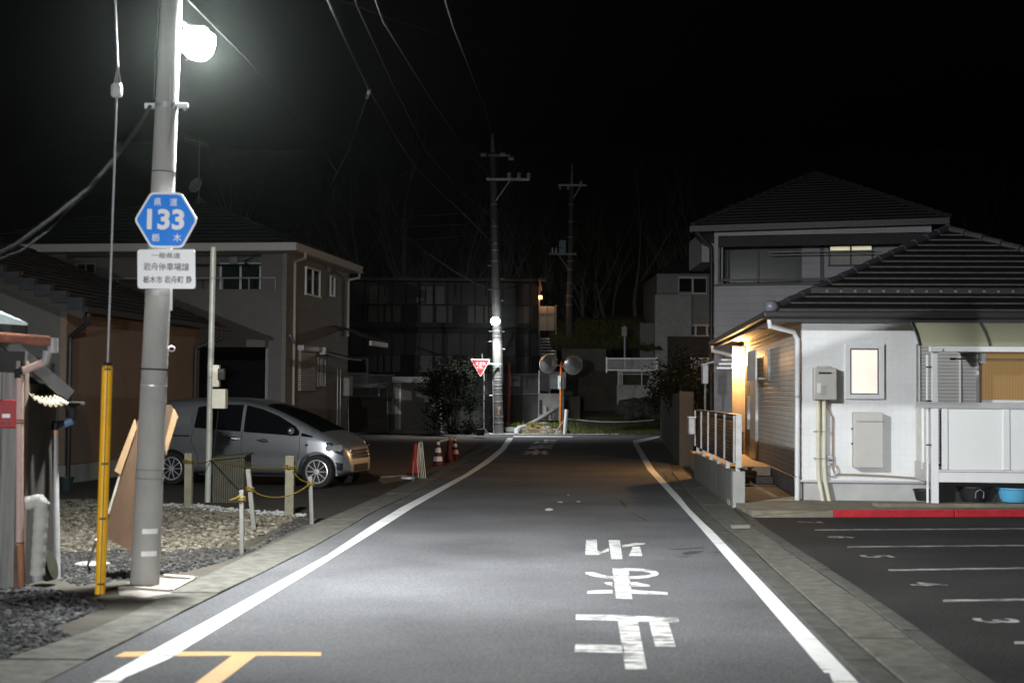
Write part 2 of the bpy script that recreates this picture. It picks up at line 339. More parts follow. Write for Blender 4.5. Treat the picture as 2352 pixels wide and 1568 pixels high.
marking([[(208,1027),(530,1032),(1030,1055),(1038,1090),(950,1091),(800,1085),(705,1085),(540,1078),(208,1070)], [(545,1078),(705,1085),(778,1470),(605,1470)], [(795,1085),(950,1091),(1012,1290),(845,1285)], [(205,1268),(585,1275),(597,1340),(195,1330)],
  [(500,655),(630,655),(660,902),(532,902)], [(300,838),(500,828),(505,856),(300,858)], [(650,828),(840,843),(945,850),(945,868),(840,867),(655,857)], [(430,770),(500,766),(503,800),(450,782)], [(634,768),(695,768),(800,790),(800,800),(690,800),(638,800)],
  ring(630, 698, 245, 42, -1.57, 1.57, 62), [(285,685),(350,688),(440,712),(515,722),(515,742),(420,732),(330,715),(285,697)],
  [(290,425),(375,425),(380,512),(398,516),(395,547),(283,547)], [(470,425),(560,425),(583,580),(492,580)], [(396,528),(470,492),(475,516),(400,538)], [(576,470),(680,450),(768,447),(760,460),(700,468),(585,487)], [(665,480),(722,480),(742,556),(633,554)]],
  .012, worn_m, 'large worn white stop lettering upside down on the near road', F=A)
B2 = lambda x, y: ((1800 + x / 3.1357) / 1.7415, (1350 + y / 3.1357) / 1.7415)
marking([[(1170,1326),(1185,1283),(1230,1283),(1215,1325)], [(1035,1325),(1325,1316),(1322,1325),(1030,1334)], [(1063,1326),(1075,1302),(1117,1302),(1106,1326)], [(1212,1291),(1340,1290),(1338,1299),(1212,1299)],
  [(1000,1357),(1305,1348),(1303,1356),(998,1365)], [(1015,1376),(1290,1363),(1288,1371),(1010,1384)], [(1125,1346),(1172,1346),(1152,1394),(1105,1394)], ring(1100, 1389, 128, 11, 1.57, 4.71, 30), [(1155,1378),(1285,1384),(1280,1393),(1155,1387)],
  [(1060,1415),(1117,1415),(1097,1471),(1035,1471)], [(938,1431),(1062,1431),(1052,1441),(942,1441)], [(1046,1440),(1046,1450),(945,1468),(912,1464)], [(1090,1450),(1170,1424),(1222,1424),(1202,1458),(1242,1450),(1238,1464),(1180,1470),(1148,1462),(1165,1436),(1092,1462)]],
  .013, line_m, 'smaller white stop lettering on the road before the junction', F=B2)
for pts, lab in ((((1871,1218),(2352,1215),(2700,1214)), 'white bay line nearest the red kerb'), (((1946,1257),(2352,1253.6),(2800,1250)), 'second white bay line from the red kerb'),
                 (((2040,1310.8),(2352,1305.8),(2900,1298)), 'third white bay line from the red kerb'), (((2166,1381),(2352,1378.4),(3000,1370)), 'white bay line nearest the camera in the parking lot'),
                 (((2330,1478),(2600,1474),(3000,1466)), 'fifth white bay line at the frame edge of the parking lot')):
    h = [1.1, 1.3, 1.7, 2.3, 2.8][['near', 'seco', 'thir', 'whit', 'fift'].index(lab[:4]) if lab[:4] in ('seco', 'thir', 'fift') else (0 if 'kerb' in lab else 3)]
    marking([[(x, y - h) for x, y in pts] + [(x, y + h) for x, y in pts[::-1]]], .009, thin_m, lab)
bays = thing('bay_numbers', 'bay numbers', 'road marking', (6, 15, 0)); props(bays, 'row of worn white bay numbers in the parking lot', 'road marking', kind='structure')
for ch, x, y, hh in (('3', 2290, 1427, .34), ('4', 2130, 1343, .34), ('5', 2014, 1279, .34), ('6', 1931, 1235, .33), ('7', 1861, 1200.5, .33)):
    text(ch, 'number', thin_m, bays, Vector((gp(x, y).x, gp(x, y).y, .008)), (.06, -1, 0), (1, .06, 0), hh, .22, bold=.02)
skid = asphalt('tyre_mark', (.04, .04, .042))
marking([[(930,500),(1240,486),(1240,490),(1050,503)], [(1060,528),(1130,515),(1245,512),(1160,536),(1080,545)], [(1020,560),(1140,555),(1138,559),(1025,564)], [(1270,525),(1370,520),(1360,527)]], .011, skid, 'dark tyre marks on the road beside the upside down lettering', F=A)
marking([[(555,100),(575,108),(622,158),(610,164),(580,140)], [(640,200),(660,205),(785,268),(770,272)]], .011, skid, 'dark crack sealing on the road by the steps of the house', F=A)
# red kerb and house apron
red_m = mat('red_kerb_paint', (.42, .022, .03), .6, var=.25, scale=7, bump=.2)
tan_m = mat('tan_concrete', (.2, .185, .14), .9, var=.3, scale=3.5, bump=.4)
k0, k1 = Vector((4.56, 20.1, 0)), Vector((7.36, 20.45, 0)); kd = (k1 - k0).normalized(); kn = Vector((-kd.y, kd.x, 0))
kr = thing('kerb', 'red painted concrete kerb along the front of the white house', 'kerb', k0); props(kr, kind='structure')
t0 = 0
for ln in (1.78, 2.0, 2.0, 2.0):
    a = k0 + kd * t0; c = k0 + kd * (t0 + ln - .012)
    MB().add([a, c, c + kn*.16, a + kn*.16, a + Vector((0,0,.105)), c + Vector((0,0,.105)), c + kn*.16 + Vector((0,0,.105)), a + kn*.16 + Vector((0,0,.105))], [(0,3,2,1),(4,5,6,7),(0,1,5,4),(1,2,6,5),(2,3,7,6),(3,0,4,7)]).build('kerb_block', red_m, kr, bevel=.012)
    t0 += ln
e0 = k0 - kd * 1.15
MB().add([e0, k0 - kd*.01, k0 - kd*.01 + kn*.16, e0 + kn*.16, e0 + Vector((0,0,.02)), k0 - kd*.01 + Vector((0,0,.1)), k0 - kd*.01 + kn*.16 + Vector((0,0,.1)), e0 + kn*.16 + Vector((0,0,.02))], [(0,3,2,1),(4,5,6,7),(0,1,5,4),(1,2,6,5),(2,3,7,6),(3,0,4,7)]).build('kerb_ramp', tan_m, kr, bevel=.01)
b = MB(); P = [k0 - kd*1.15 + kn*.17, k0 + kn*.17, k0 + kd*9 + kn*.17, k0 + kd*9 + kn*2.4, Vector((3.45, 22.4, 0)), Vector((3.4, 21.4, 0))]
b.prism([p + Vector((0, 0, .0)) for p in P], (0, 0, .085)); struct(b.build('pavement', tan_m), 'tan concrete apron in front of the white house', 'pavement')
b = MB(); P = [k0 + kd*.9 + kn*.62, k0 + kd*9 + kn*.42, k0 + kd*9 + kn*.9, k0 + kd*.9 + kn*.9]
b.prism([p + Vector((0, 0, .086)) for p in P], (0, 0, .06)); struct(b.build('terrace_ledge', tan_m, bevel=.01), 'low concrete ledge under the white terrace', 'ledge')
# loose stones
def scatter(name, pts, n, s0, s1, m, label, seed, dens=None, flat_=.6):
    P = [gp(x, y) for x, y in pts]; q = random.Random(seed); xs = [p.x for p in P]; ys = [p.y for p in P]
    def inside(x, y):
        c = False; j = len(P) - 1
        for i in range(len(P)):
            if (P[i].y > y) != (P[j].y > y) and x < (P[j].x-P[i].x)*(y-P[i].y)/(P[j].y-P[i].y)+P[i].x: c = not c
            j = i
        return c
    g = (1 + 5**.5) / 2; I = [Vector(v).normalized() for v in ((-1,g,0),(1,g,0),(-1,-g,0),(1,-g,0),(0,-1,g),(0,1,g),(0,-1,-g),(0,1,-g),(g,0,-1),(g,0,1),(-g,0,-1),(-g,0,1))]
    Fs = [(0,11,5),(0,5,1),(0,1,7),(0,7,10),(0,10,11),(1,5,9),(5,11,4),(11,10,2),(10,7,6),(7,1,8),(3,9,4),(3,4,2),(3,2,6),(3,6,8),(3,8,9),(4,9,5),(2,4,11),(6,2,10),(8,6,7),(9,8,1)]
    b = MB(); k = 0; tries = 0
    while k < n and tries < n * 20:
        tries += 1; x = q.uniform(min(xs), max(xs)); y = q.uniform(min(ys), max(ys))
        if not inside(x, y): continue
        k += 1; r = s0 + (s1 - s0) * q.random() ** 2.2; R = Matrix.Rotation(q.uniform(0, 6.3), 3, 'Z') @ Matrix.Rotation(q.uniform(-.4, .4), 3, 'X')
        sx, sy, sz = q.uniform(.75, 1.3), q.uniform(.6, 1.0), flat_ * q.uniform(.7, 1.2)
        b.add([Vector((x, y, r * .25)) + R @ Vector((v.x*sx, v.y*sy, v.z*sz)) * (r * q.uniform(.82, 1.15)) for v in I], Fs)
    return props(b.build(name, m), label, 'gravel', kind='stuff')
tan_st = island('tan_stones', [(.03,.027,.02),(.08,.07,.052),(.14,.125,.095),(.065,.058,.043),(.2,.185,.155)]); grey_st = island('grey_stones', [(.025,.025,.027),(.07,.07,.07),(.045,.045,.047),(.15,.15,.148)])
white_st = island('white_stones', [(.2,.2,.19),(.32,.32,.31),(.26,.26,.25)])
flat('gravel_bed', [(20,1140),(315,1147),(530,1171),(690,1185),(660,1212),(560,1262),(450,1290),(120,1292),(20,1292)], .005, mat('gravel_earth', (.035,.03,.022), .95, var=.4, scale=8, bump=.8, bscale=30), 'bed of brown earth under the loose stones', 'ground')
scatter('gravel', [(60,1148),(315,1150),(530,1173),(684,1187),(640,1213),(560,1248),(440,1268),(200,1270),(60,1270)], 7500, .014, .05, tan_st, 'loose tan stones covering the plot behind the utility pole', 1)
scatter('gravel', [(375,1158),(470,1160),(520,1168),(640,1176),(702,1182),(700,1187),(620,1184),(520,1178),(440,1170),(378,1164)], 620, .02, .045, white_st, 'strip of white pebbles along the edge of the plot', 2)
scatter('gravel', [(100,1268),(590,1262),(640,1216),(690,1192),(720,1196),(660,1225),(560,1275),(440,1310),(380,1322),(180,1345),(100,1320)], 2600, .012, .03, island('dark_grey_stones', [(.012,.012,.013),(.035,.035,.034),(.022,.022,.023),(.08,.08,.078)]), 'fine dark gravel between the plot and the concrete gutter', 4)
scatter('gravel', [(0,1340),(110,1352),(220,1372),(240,1398),(120,1440),(170,1465),(0,1518)], 2600, .012, .034, grey_st, 'coarse grey gravel in front of the old shed', 5)
scatter('gravel', [(1296,990),(1520,985),(1520,1000),(1290,997)], 900, .02, .06, grey_st, 'grey gravel along the far side of the crossing street', 6)
# ------------------------------------------------------------------ near utility pole, sign, lamp, guy
def lamp_light(name, parent, loc, power, color, radius=.06):
    l = bpy.data.lights.new(name, 'POINT'); l.energy = power; l.color = color; l.shadow_soft_size = radius
    o = bpy.data.objects.new(name, l); COL.objects.link(o); o.location = W[parent].inverted() @ Vector(loc); o.parent = parent
    return o
PY = 12.57
pb = gp(338, 1340); pt_ = at(388, 130, PY); pdir = (pt_ - Vector((pb.x, PY, 0))).normalized()
pb = Vector((pb.x, PY, 0))
pole_c = mat('pole_concrete', (.34, .335, .315), .85, var=.2, scale=2.5, bump=.35, stretch=(1, 1, .3), bscale=90)
up = thing('utility_pole', 'thick grey concrete utility pole carrying the blue route sign', 'utility pole', pb)
pr = lambda d: .127 - d / 150
MB().tube([pb + pdir*d for d in (0, 2, 4, 6, 8.2)], [pr(d) for d in (0, 2, 4, 6, 8.2)], 28).build('pole', pole_c, up, smooth=50)
def pband(y, h, m, name='band', ex=.004):
    d = (at(355, y, PY) - pb).dot(pdir)
    return MB().tube([pb + pdir*(d-h/2), pb + pdir*(d+h/2)], [pr(d)+ex]*2, 28).build(name, m, up, smooth=50), d
for y, h, m in ((243, .045, steel), (885, .012, steel), (1078, .012, conc_dark), (1098, .014, conc_dark), (922, .006, steel_dull), (675, .05, steel_dull), (848, .014, wire_m), (395, .008, wire_m)): pband(y, h, m)
d = pband(243, .03, steel)[1]; c = pb + pdir*d
MB(Matrix.Translation(c + Vector((pr(d), -.03, 0)))).bx(0, .1, -.02, .02, -.02, .02).tube([(.07, 0, -.045), (.07, 0, 0)], .013, 8).build('band_clamp', steel, up, bevel=.004)
MB(Matrix.Translation(c + Vector((-pr(d), -.02, -.005)))).bx(-.09, 0, -.02, .02, -.025, .025).build('band_clamp', steel, up, bevel=.004)
tape = mat('white_reflective_tape', (.8, .8, .78), .4, var=.04)
for y in (1217, 1268):
    d = (at(345, y, PY) - pb).dot(pdir); rows = []
    for z in (-.022, .022):
        rows.append([pb + pdir*(d+z) + Vector((math.cos(a), math.sin(a), 0)) * (pr(d)+.003) for a in [rad(-95 + 8*i) for i in range(9)]])
    MB().grid(rows).build('reflective_tape', tape, up, smooth=80)
MB().tube([at(383, 330, PY-.1), at(390, 300, PY-.1), at(391, 155, PY-.08)], .006, 6).build('cable_clip', steel, up)
d = (at(392, 802, PY) - pb).dot(pdir); c = pb + pdir*d + Vector((pr(d)+.035, -.02, 0))
MB().tube([c + Vector((.028*math.cos(a), 0, .022*math.sin(a))) for a in [i*math.pi/6 for i in range(13)]], .005, 6).build('hook_ring', mat('pink_plastic', (.7,.5,.62), .4), up)
MB().tube([pb + pdir*dd + Vector((-pr(dd)-.012, -.03, 0)) for dd in (4.3, 5, 6, 8)], .012, 8).build('cable', wire_m, up)
MB().bar(pb + pdir*7.4, pb + pdir*7.4 + Vector((-.55, -.55, .0)), .06, .06).build('guy_arm', steel, up)
# bow guy with yellow guard
gb = gp(230, 1363); gt = at(247, 840, gb.y)
g = thing('guy_wire', 'steel guy wire running up out of a long yellow guard', 'guy wire', gb)
gd = (gt - gb).normalized(); yel = mat('yellow_plastic', (.85, .45, .01), .4, var=.1, scale=9, bump=.03)
MB().tube([gb, gt], .044, 18).build('guard', yel, g, smooth=50)
blk = mat('guard_seam', (.06, .035, .01), .6)
b = MB(); n_ = Vector((.012, -.044, 0)); b.bar(gb + n_, gt + n_, .006, .006)
for k in (.045, .33, .57, .985): 
    q = gb.lerp(gt, k); b.bx(q.x-.012, q.x+.038, q.y-.049, q.y-.03, q.z-.008, q.z+.008)
b.build('guard_seam', blk, g)
MB().tube([gt - gd*.012, gt + gd*.03], [.046, .03], 18).build('guard_cap', rubber, g)
w1 = at(268, 225, gb.y); w2 = at(270, 190, gb.y); w3 = pb + pdir*7.4 + Vector((-.55, -.55, 0))
MB().tube([gt, w1], .0095, 8).build('wire', steel, g); MB().tube([w2 + Vector((0,0,.14)), w3], .0095, 8).build('wire', steel, g)
b = MB(); b.tube([w2, w2 + Vector((.0,0,.14))], .006, 6)
for s in (-1, 1): b.tube([w2 + Vector((s*.03, 0, -.02)), w2 + Vector((0, 0, .14))], .007, 6)
b.build('wire_loop', steel, g)
MB(Matrix.Translation(w1)).bx(-.048, .048, -.04, .04, 0, .125).build('insulator', mat('porcelain', (.55, .55, .53), .3), g, bevel=.03)
# route sign
SY = 12.36; SC = SY / FPX
sp = lambda x, y: at(x, y, SY)
blue = mat('sign_blue', (.01, .26, .95), .16, var=.03, bump=0, spec=.5, coat=.6); swhite = mat('sign_white', (.82, .84, .84), .25, var=.03, bump=0, spec=.5)
rs = thing('road_sign', 'blue hexagonal prefectural route 133 sign above a white name plate', 'road sign', sp(381, 560))
def rounded(P, r, n=5):
    out = []; m = len(P)
    for i in range(m):
        a, p, c = Vector(P[i-1]), Vector(P[i]), Vector(P[(i+1) % m]); u = (a-p).normalized(); v = (c-p).normalized()
        t = r; s0, s1 = p + u*t, p + v*t
        for k in range(n+1):
            q = k / n; out.append(s0*(1-q)**2 + p*2*q*(1-q) + s1*q*q)
    return out
HEX = [(308,505),(346,441.5),(417,442.5),(454.5,505),(419,569.5),(346,569)]
cx_, cy_ = 381, 505.3
P = rounded([sp(*p) for p in HEX], .035); MB().prism(P, (0, .012, 0)).build('shield_border', swhite, rs)
inn = [(cx_ + (x-cx_)*.93, cy_ + (y-cy_)*.925) for x, y in HEX]
P = rounded([sp(*p) + Vector((0,-.003,0)) for p in inn], .03); MB().prism(P, (0, .002, 0)).build('shield_face', blue, rs)
R_ = (sp(454, 505) - sp(308, 505.0)).normalized(); R_ = Vector((R_.x, 0, R_.z)); U_ = Vector((0, 0, 1))
tx = lambda body, x, y, h, w, m, bold: text(body, 'lettering', m, rs, sp(x, y) + Vector((0, -.004, 0)), (1, 0, -.008), (.008, 0, 1), h*SC, w*SC, bold)
tx('133', 381, 504, 48, 86, swhite, .035); tx('県', 362.7, 464, 18, 17, swhite, .012); tx('道', 399, 464.5, 18, 17, swhite, .012)
tx('栃', 357.6, 545.5, 18, 18, swhite, .012); tx('木', 407.4, 546, 18, 18.5, swhite, .014)
P = rounded([sp(*p) for p in ((315.5,573),(448,572.5),(449,663),(316,662.5))], .03); MB().prism(P, (0, .01, 0)).build('name_plate', swhite, rs)
ink = mat('sign_ink', (.1, .1, .105), .5, bump=0)
tx('一般県道', 381.4, 587, 13, 66, ink, .008); tx('岩舟停車場線', 382, 612.5, 18.5, 105, ink, .008); tx('栃木市', 351, 642, 17, 44, ink, .012); tx('岩舟町', 400, 642, 17, 44, ink, .012); tx('静', 434, 642, 17, 13, ink, .012)
MB().tube([sp(391, 712) + Vector((0,.03,0)), sp(392, 430) + Vector((0,.03,0))], .012, 10).build('bracket', white, rs)
MB().tube([sp(386, 571) + Vector((0,.012,0)), sp(386, 571) + Vector((0,-.002,0))], .01, 10).build('bracket', white, rs)
b = MB(); 
for y in (480, 640): b.bar(sp(385, y) + Vector((0,.01,0)), sp(385, y) + Vector((0,.12,0)), .04, .03)
b.build('clamp', steel, rs)
# near street lamp: the lit luminaire on a short arm
LN = Vector((-2.88, 12.82, 4.78))
lp = thing('street_lamp', 'blazing white street lamp on a short arm at the top of the near pole', 'street lamp', LN + Vector((0, 0, .1)))
d = (LN + Vector((0,0,.2)) - pb).dot(pdir)
MB().tube([pb + pdir*d + Vector((.05, .06, .02)), LN + Vector((-.05, .06, .25)), LN + Vector((.03, .12, .22))], .022, 10).build('arm', steel, lp, smooth=50)
fz = lambda dx: Matrix.Translation(LN + Vector((dx, .02, .12)))
MB(Matrix.Translation(LN + Vector((.0, .02, .16)))).bx(-.1, .1, -.16, .3, .0, .05).build('housing', white_al, lp, bevel=.02)
MB(Matrix.Translation(LN + Vector((.0, .02, .16)))).lathe([(.02,-.22),(.08,-.205),(.125,-.16),(.15,-.08),(.145,-.002)], Matrix.Diagonal((1, 1.4, 1, 1)), 24).build('diffuser', glow('lamp_glow', (.97, 1, .98), 2200), lp, smooth=60)
lo1 = lamp_light('lamp_light', lp, LN + Vector((.0, .02, -.13)), LAMP_NEAR, (.97, .99, 1.0), .07)
sp1 = bpy.data.lights.new('beam', 'SPOT'); sp1.energy = LAMP_NEAR; sp1.color = (.97, .99, 1.0); sp1.shadow_soft_size = .07; sp1.spot_size = rad(160); sp1.spot_blend = .9; lo1.data = sp1   # roadside luminaire throwing its light out over the road
lo1.rotation_euler = Vector((3.0, 2.2, -4.6)).to_track_quat('-Z', 'Y').to_euler()
# lamp behind the camera, next one down the street
LB = Vector((-5.2, -20.0, 2.7))
l2 = thing('street_lamp', 'low street lamp on its own steel pole further back along the road', 'street lamp', (LB.x + .9, LB.y, 0))
MB().tube([(LB.x-.9, LB.y, 0), (LB.x-.9, LB.y, 2.8), (LB.x-.7, LB.y, 3.1), (LB.x, LB.y, 3.15)], [.07, .05, .045, .035], 14).build('pole', steel, l2, smooth=50)
MB().bx(LB.x-.3, LB.x+.2, LB.y-.1, LB.y+.1, 3.03, 3.1).build('housing', white_al, l2, bevel=.02)
MB().bx(LB.x-.26, LB.x+.1, LB.y-.08, LB.y+.08, 2.99, 3.03).build('diffuser', glow('lamp_glow_dim', (1, 1, 1), 40), l2)
lo2 = lamp_light('lamp_light', l2, LB, LAMP_BACK, (.97, .98, 1.0), .12)
spd = bpy.data.lights.new('beam', 'SPOT'); spd.energy = LAMP_BACK; spd.color = (.97, .98, 1.0); spd.shadow_soft_size = .02; spd.spot_size = rad(100); spd.spot_blend = .3   # full cut-off luminaire: no light above the horizontal
lo2.data = spd; lo2.rotation_euler = (rad(90 - 42), 0, rad(-10))
# telephone bundle slung from the band to the left
def sag(a, b_, s, n=14): return [a.lerp(b_, k/n) - Vector((0, 0, s*4*(k/n)*(1-k/n))) for k in range(n+1)]
def cable(name, pts, r, m, label, cat='cable', group=None): return props(MB().tube(pts, r, 6).build(name, m, smooth=60), label, cat, group)
cable('overhead_cable', [at(x, y, Y) for x, y, Y in ((345,243,12.5),(318,290,12.4),(262,365,12.1),(200,435,11.8),(120,500,11.4),(40,560,11),(-60,612,10.6))], .018, wire_l, 'thick grey telephone cable swooping from the near pole to the left')
cable('overhead_cable', [at(x, y, Y) for x, y, Y in ((345,250,12.5),(322,292,12.4),(266,366,12.2),(205,440,11.9),(160,478,11.7),(110,530,11.4),(50,575,11),(-60,618,10.6))], .01, wire_l, 'thin second strand hanging under the thick telephone cable')
# boards leaning behind the pole
wood_d = mat('brown_plywood', (.075, .046, .028), .9, var=.3, scale=3, stretch=(1, 1, .25), spec=.1); wood_l = mat('pale_timber', (.22, .14, .065), .7, var=.15, scale=5, stretch=(3, 3, .3))
wb = thing('plywood_board', 'brown plywood panel with pale battens leaning behind the pole', 'board', at(300, 1266, 13.0))
yb = lambda y: 12.92 + (1268 - y) / 340 * .35
q = lambda P, o=0: [at(x, y, yb(y) + o) for x, y in P]
MB().prism(q([(330,925),(392,930),(404,950),(302,1266),(244,1233),(246,1178)]), (0, .018, 0)).build('panel', wood_d, wb)
MB().prism(q([(309,962),(313,985),(277,1089),(263,1081)], -.03), (0, .028, 0)).build('batten', wood_l, wb)
MB().prism(q([(398,938),(408,958),(381,1046),(379,1014)], -.03), (0, .028, 0)).build('batten', wood_l, wb)
MB().prism(q([(246,1178),(300,1000),(304,1003),(251,1180)], -.02), (0, .018, 0)).build('edge_strip', mat('grey_timber', (.25,.23,.2), .8), wb)
props(MB().tube([gp(201, 1300), at(222, 1238, 13.4)], .012, 8).build('stick', mat('pale_plastic', (.55,.53,.5), .5)), 'short pale stick leaning beside the yellow guard', 'stick')
props(MB(frame(gp(212, 1296))).lathe([(.16,0),(.17,.01),(.16,.018)], n=18).build('lid', mat('dull_white', (.3,.3,.29), .6)), 'small white lid lying on the gravel behind the yellow guard', 'lid')
# steel pole with meter boxes
mb = gp(477, 1153); mt = at(490, 575, mb.y)
mp_ = thing('meter_pole', 'slim pale steel pole carrying two cream boxes in front of the car', 'pole', mb)
ps = mat('pale_green_steel', (.36, .37, .32), .5, .2, var=.12)
MB().tube([mb, mt], .047, 16).build('pole', ps, mp_, smooth=50)
MB().tube([mt, mt + Vector((0,0,.05))], [.05, .045], 16).build('pole_cap', ps, mp_, smooth=50)
cream = mat('cream_box', (.62, .58, .48), .5, var=.06)
bxp = lambda x0, y0, x1, y1, Y, dpt: (at(x0, y0, Y).x, at(x1, y1, Y).x, Y, Y + dpt, at(x1, y1, Y).z, at(x0, y0, Y).z)
MB().bx(*bxp(488, 838, 502, 888, mb.y-.06, .12)).build('meter_box', cream, mp_, bevel=.006)
MB().bx(*bxp(500, 846, 514, 872, mb.y-.1, .12)).build('meter', black, mp_, bevel=.01)
MB().bx(*bxp(487, 893, 517, 938, mb.y-.16, .2)).build('switch_box', cream, mp_, bevel=.006)
for y in (640, 790, 842, 868, 885, 932): MB().tube([mb.lerp(mt, (1153-y)/578) - Vector((0,0,.012)), mb.lerp(mt, (1153-y)/578) + Vector((0,0,.012))], .052, 14).build('strap', steel_dull, mp_)
MB().tube([mb + Vector((.07,-.02,.02)), mb + Vector((.08,-.03,.7)), mb + Vector((.15,-.05,1.4)), at(503, 940, mb.y-.05)], .008, 6).build('cable', wire_m, mp_)
# stakes and yellow rope
def stake(name, bx_, by, tx_, ty, w, m, label, cat='post'):
    p = gp(bx_, by); t = at(tx_, ty, p.y); p.z = -.05
    b = MB(); b.bar(p, t, w, w, (0, 1, 0)); return props(b.build(name, m, bevel=.006), label, cat), p, t
postm = mat('old_post_concrete', (.16, .15, .105), .9, var=.25, scale=5); stk = mat('whitened_stake', (.13, .125, .112), .8, var=.2, scale=8)
_, a1, a2 = stake('fence_post', 433, 1164, 434, 1040, .11, postm, 'square concrete post tied with yellow rope near the rear wheel')
_, b1, b2 = stake('fence_post', 665, 1184, 667, 1046, .12, postm, 'square concrete post with a yellow rope knot before the front door of the car')
_, c1, c2 = stake('stake', 585, 1219, 570, 1077, .055, stk, 'leaning whitened stake right of the slatted bin')
_, d1, d2 = stake('stake', 556, 1271, 555, 1125, .045, stk, 'short whitened stake nearest the road with a yellow rope knot')
_, e1, e2 = stake('stake', 717, 1203, 713, 1093, .05, stk, 'thin grey stake in front of the car front wheel')
ropem = mat('yellow_rope', (.13, .085, .006), .7, var=.25, scale=30)
def rope(pts, label, r=.008): return props(MB().tube(pts, r, 6).build('rope', ropem), label, 'rope')
wrap = lambda c, r, n=20, h=.06: [c + Vector((r*math.cos(i*.9), r*math.sin(i*.9), h*(i/n-.5))) for i in range(n)]
ra = a1.lerp(a2, .85) ; rb = b1.lerp(b2, .82); rc = c1.lerp(c2, .7); re = e1.lerp(e2, .86); rd = d1.lerp(d2, .88)
rope(wrap(ra, .08) + sag(ra + Vector((.07,-.05,0)), mb + Vector((.05,-.07,.65)), .03)[1:] + sag(mb + Vector((.05,-.07,.65)), rb + Vector((-.05,-.08,0)), .05)[1:] + wrap(rb, .088), 'yellow rope strung between the two square concrete posts')
rope(wrap(rc, .045) + sag(rc + Vector((.04,-.03,-.03)), re + Vector((0,-.04,0)), .12)[1:] + wrap(re, .042), 'yellow rope sagging from the leaning stake to the thin stake')
rope(sag(rb + Vector((.05,-.08,-.05)), re + Vector((0,-.03,.02)), .05), 'short yellow rope from the square post down to the thin stake')
rope(wrap(rd, .038) + [rd + Vector((-.06,-.03,.0)), rd + Vector((-.12,-.02,-.02))], 'knot of yellow rope round the stake nearest the road')
# slatted bin
bn = thing('slatted_bin', 'dark slatted wooden bin with a tilted lid beside the meter pole', 'bin', at(524, 1146, 21.9))
b = MB(); x0, x1 = at(489, 1100, 21.9).x, at(560, 1100, 21.9).x; zt0, zt1 = at(489, 1056, 21.9).z, at(560, 1048, 21.9).z
dk = mat('dark_slats', (.07, .065, .045), .9, var=.3)
for i in range(14):
    xa = x0 + (x1-x0)*i/14; b.bx(xa, xa + (x1-x0)/14*.72, 21.9, 21.93, 0, zt0 + (zt1-zt0)*i/14)
for i in range(10): b.bx(x1-.03, x1, 21.93 + i*.06, 21.93 + i*.06+.043, 0, zt1)
b.build('slats', dk, bn); MB().bx(x0+.01, x1-.03, 21.94, 22.5, 0, zt0-.03).build('bin_body', black, bn)
MB().prism([Vector((x0-.03, 21.86, zt0)), Vector((x1+.03, 21.86, zt1)), Vector((x1+.03, 22.55, zt1+.02)), Vector((x0-.03, 22.55, zt0+.02))], (0, 0, .025)).build('lid', dk, bn)
# ---- old shed at the left edge
sh = thing('shed', 'weathered timber shed with an iron roof and a rusty gutter at the frame edge', 'shed', at(0, 1350, 12.3))
ww = mat('weathered_boards', (.2, .2, .19), .9, var=.5, scale=3, bump=.5, stretch=(6, 6, .25), bscale=20)
XW = at(40, 1100, 12.2).x
b = MB()
xx = XW
while xx > -8.2:
    w = rnd.uniform(.13, .2); b.bx(xx - w + .006, xx, 12.2 + rnd.uniform(0, .012), 12.26, 0, 1.95); xx -= w
b.build('plank_wall', ww, sh); MB().bx(-8.2, XW, 12.28, 13.2, 0, 1.76).build('wall', mat('shed_dark', (.022,.02,.018), .9), sh)
MB().bx(XW-.02, XW+.05, 12.2, 12.3, 0, 1.95).build('corner_post', mat('brown_post', (.1,.07,.05), .9, var=.4), sh, bevel=.006)
tin = mat('pale_blue_tin', (.42, .52, .53), .5, .2, var=.2, scale=6)
MB().prism([at(-60, 712, 12.0), at(0, 719, 12.0), at(64, 742, 12.0), at(62, 747, 12.0), at(0, 743, 12.0), at(-60, 742, 12.0)], (-1.3, 2.6, .3)).build('roof', tin, sh)
rust = mat('rusty_iron', (.2, .075, .045), .8, var=.5, scale=9)
MB().tube([at(-50, 770, 11.9), at(60, 779, 11.9), at(116, 783, 11.9)], .045, 12).build('gutter', rust, sh, smooth=50)
MB().bar(at(-40, 838, 12.1), at(42, 842, 12.1), .1, .1).build('eave_beam', mat('dark_beam', (.03,.03,.03), .9), sh)
MB().bar(at(-10, 765, 12.15), at(160, 908, 12.6), .05, .11).build('rafter', MATS['dark_beam'], sh)
MB().bar(at(-40, 800, 12.25), at(128, 925, 12.9), .05, .1).build('rafter', MATS['dark_beam'], sh)
MB().prism([at(30, 782, 12.3), at(163, 907, 12.7), at(160, 918, 12.7), at(24, 800, 12.3)], (-.8, 2.2, .05)).build('lean_to_roof', mat('tarred_board', (.012,.012,.012), .9), sh)
MB().bar(at(-40, 815, 12.2), at(60, 818, 12.2), .06, .08).build('rafter', MATS['dark_beam'], sh)
aw = mat('yellowed_corrugated_sheet', (.72, .66, .5), .5, var=.12)
rows = []
for k in range(2):
    row = []
    for i in range(40):
        t = i / 39; A0 = at(53, 893, 12.9).lerp(at(116, 899, 12.9), t); B0 = at(71, 909, 12.2).lerp(at(157, 924, 12.2), t) - Vector((0, 0, .05*math.sin(3.14*t)))
        row.append((A0 if k == 0 else B0) + Vector((0, 0, .014*math.sin(t*44))))
    rows.append(row)
b = MB(); b.grid(rows); o = b.build('awning_sheet', aw, sh, smooth=80); sm = o.modifiers.new('thickness', 'SOLIDIFY'); sm.thickness = .004
dp = thing('drainpipe', 'faded pink drainpipe with an elbow below the rusty shed gutter', 'drainpipe', gp(46, 1350))
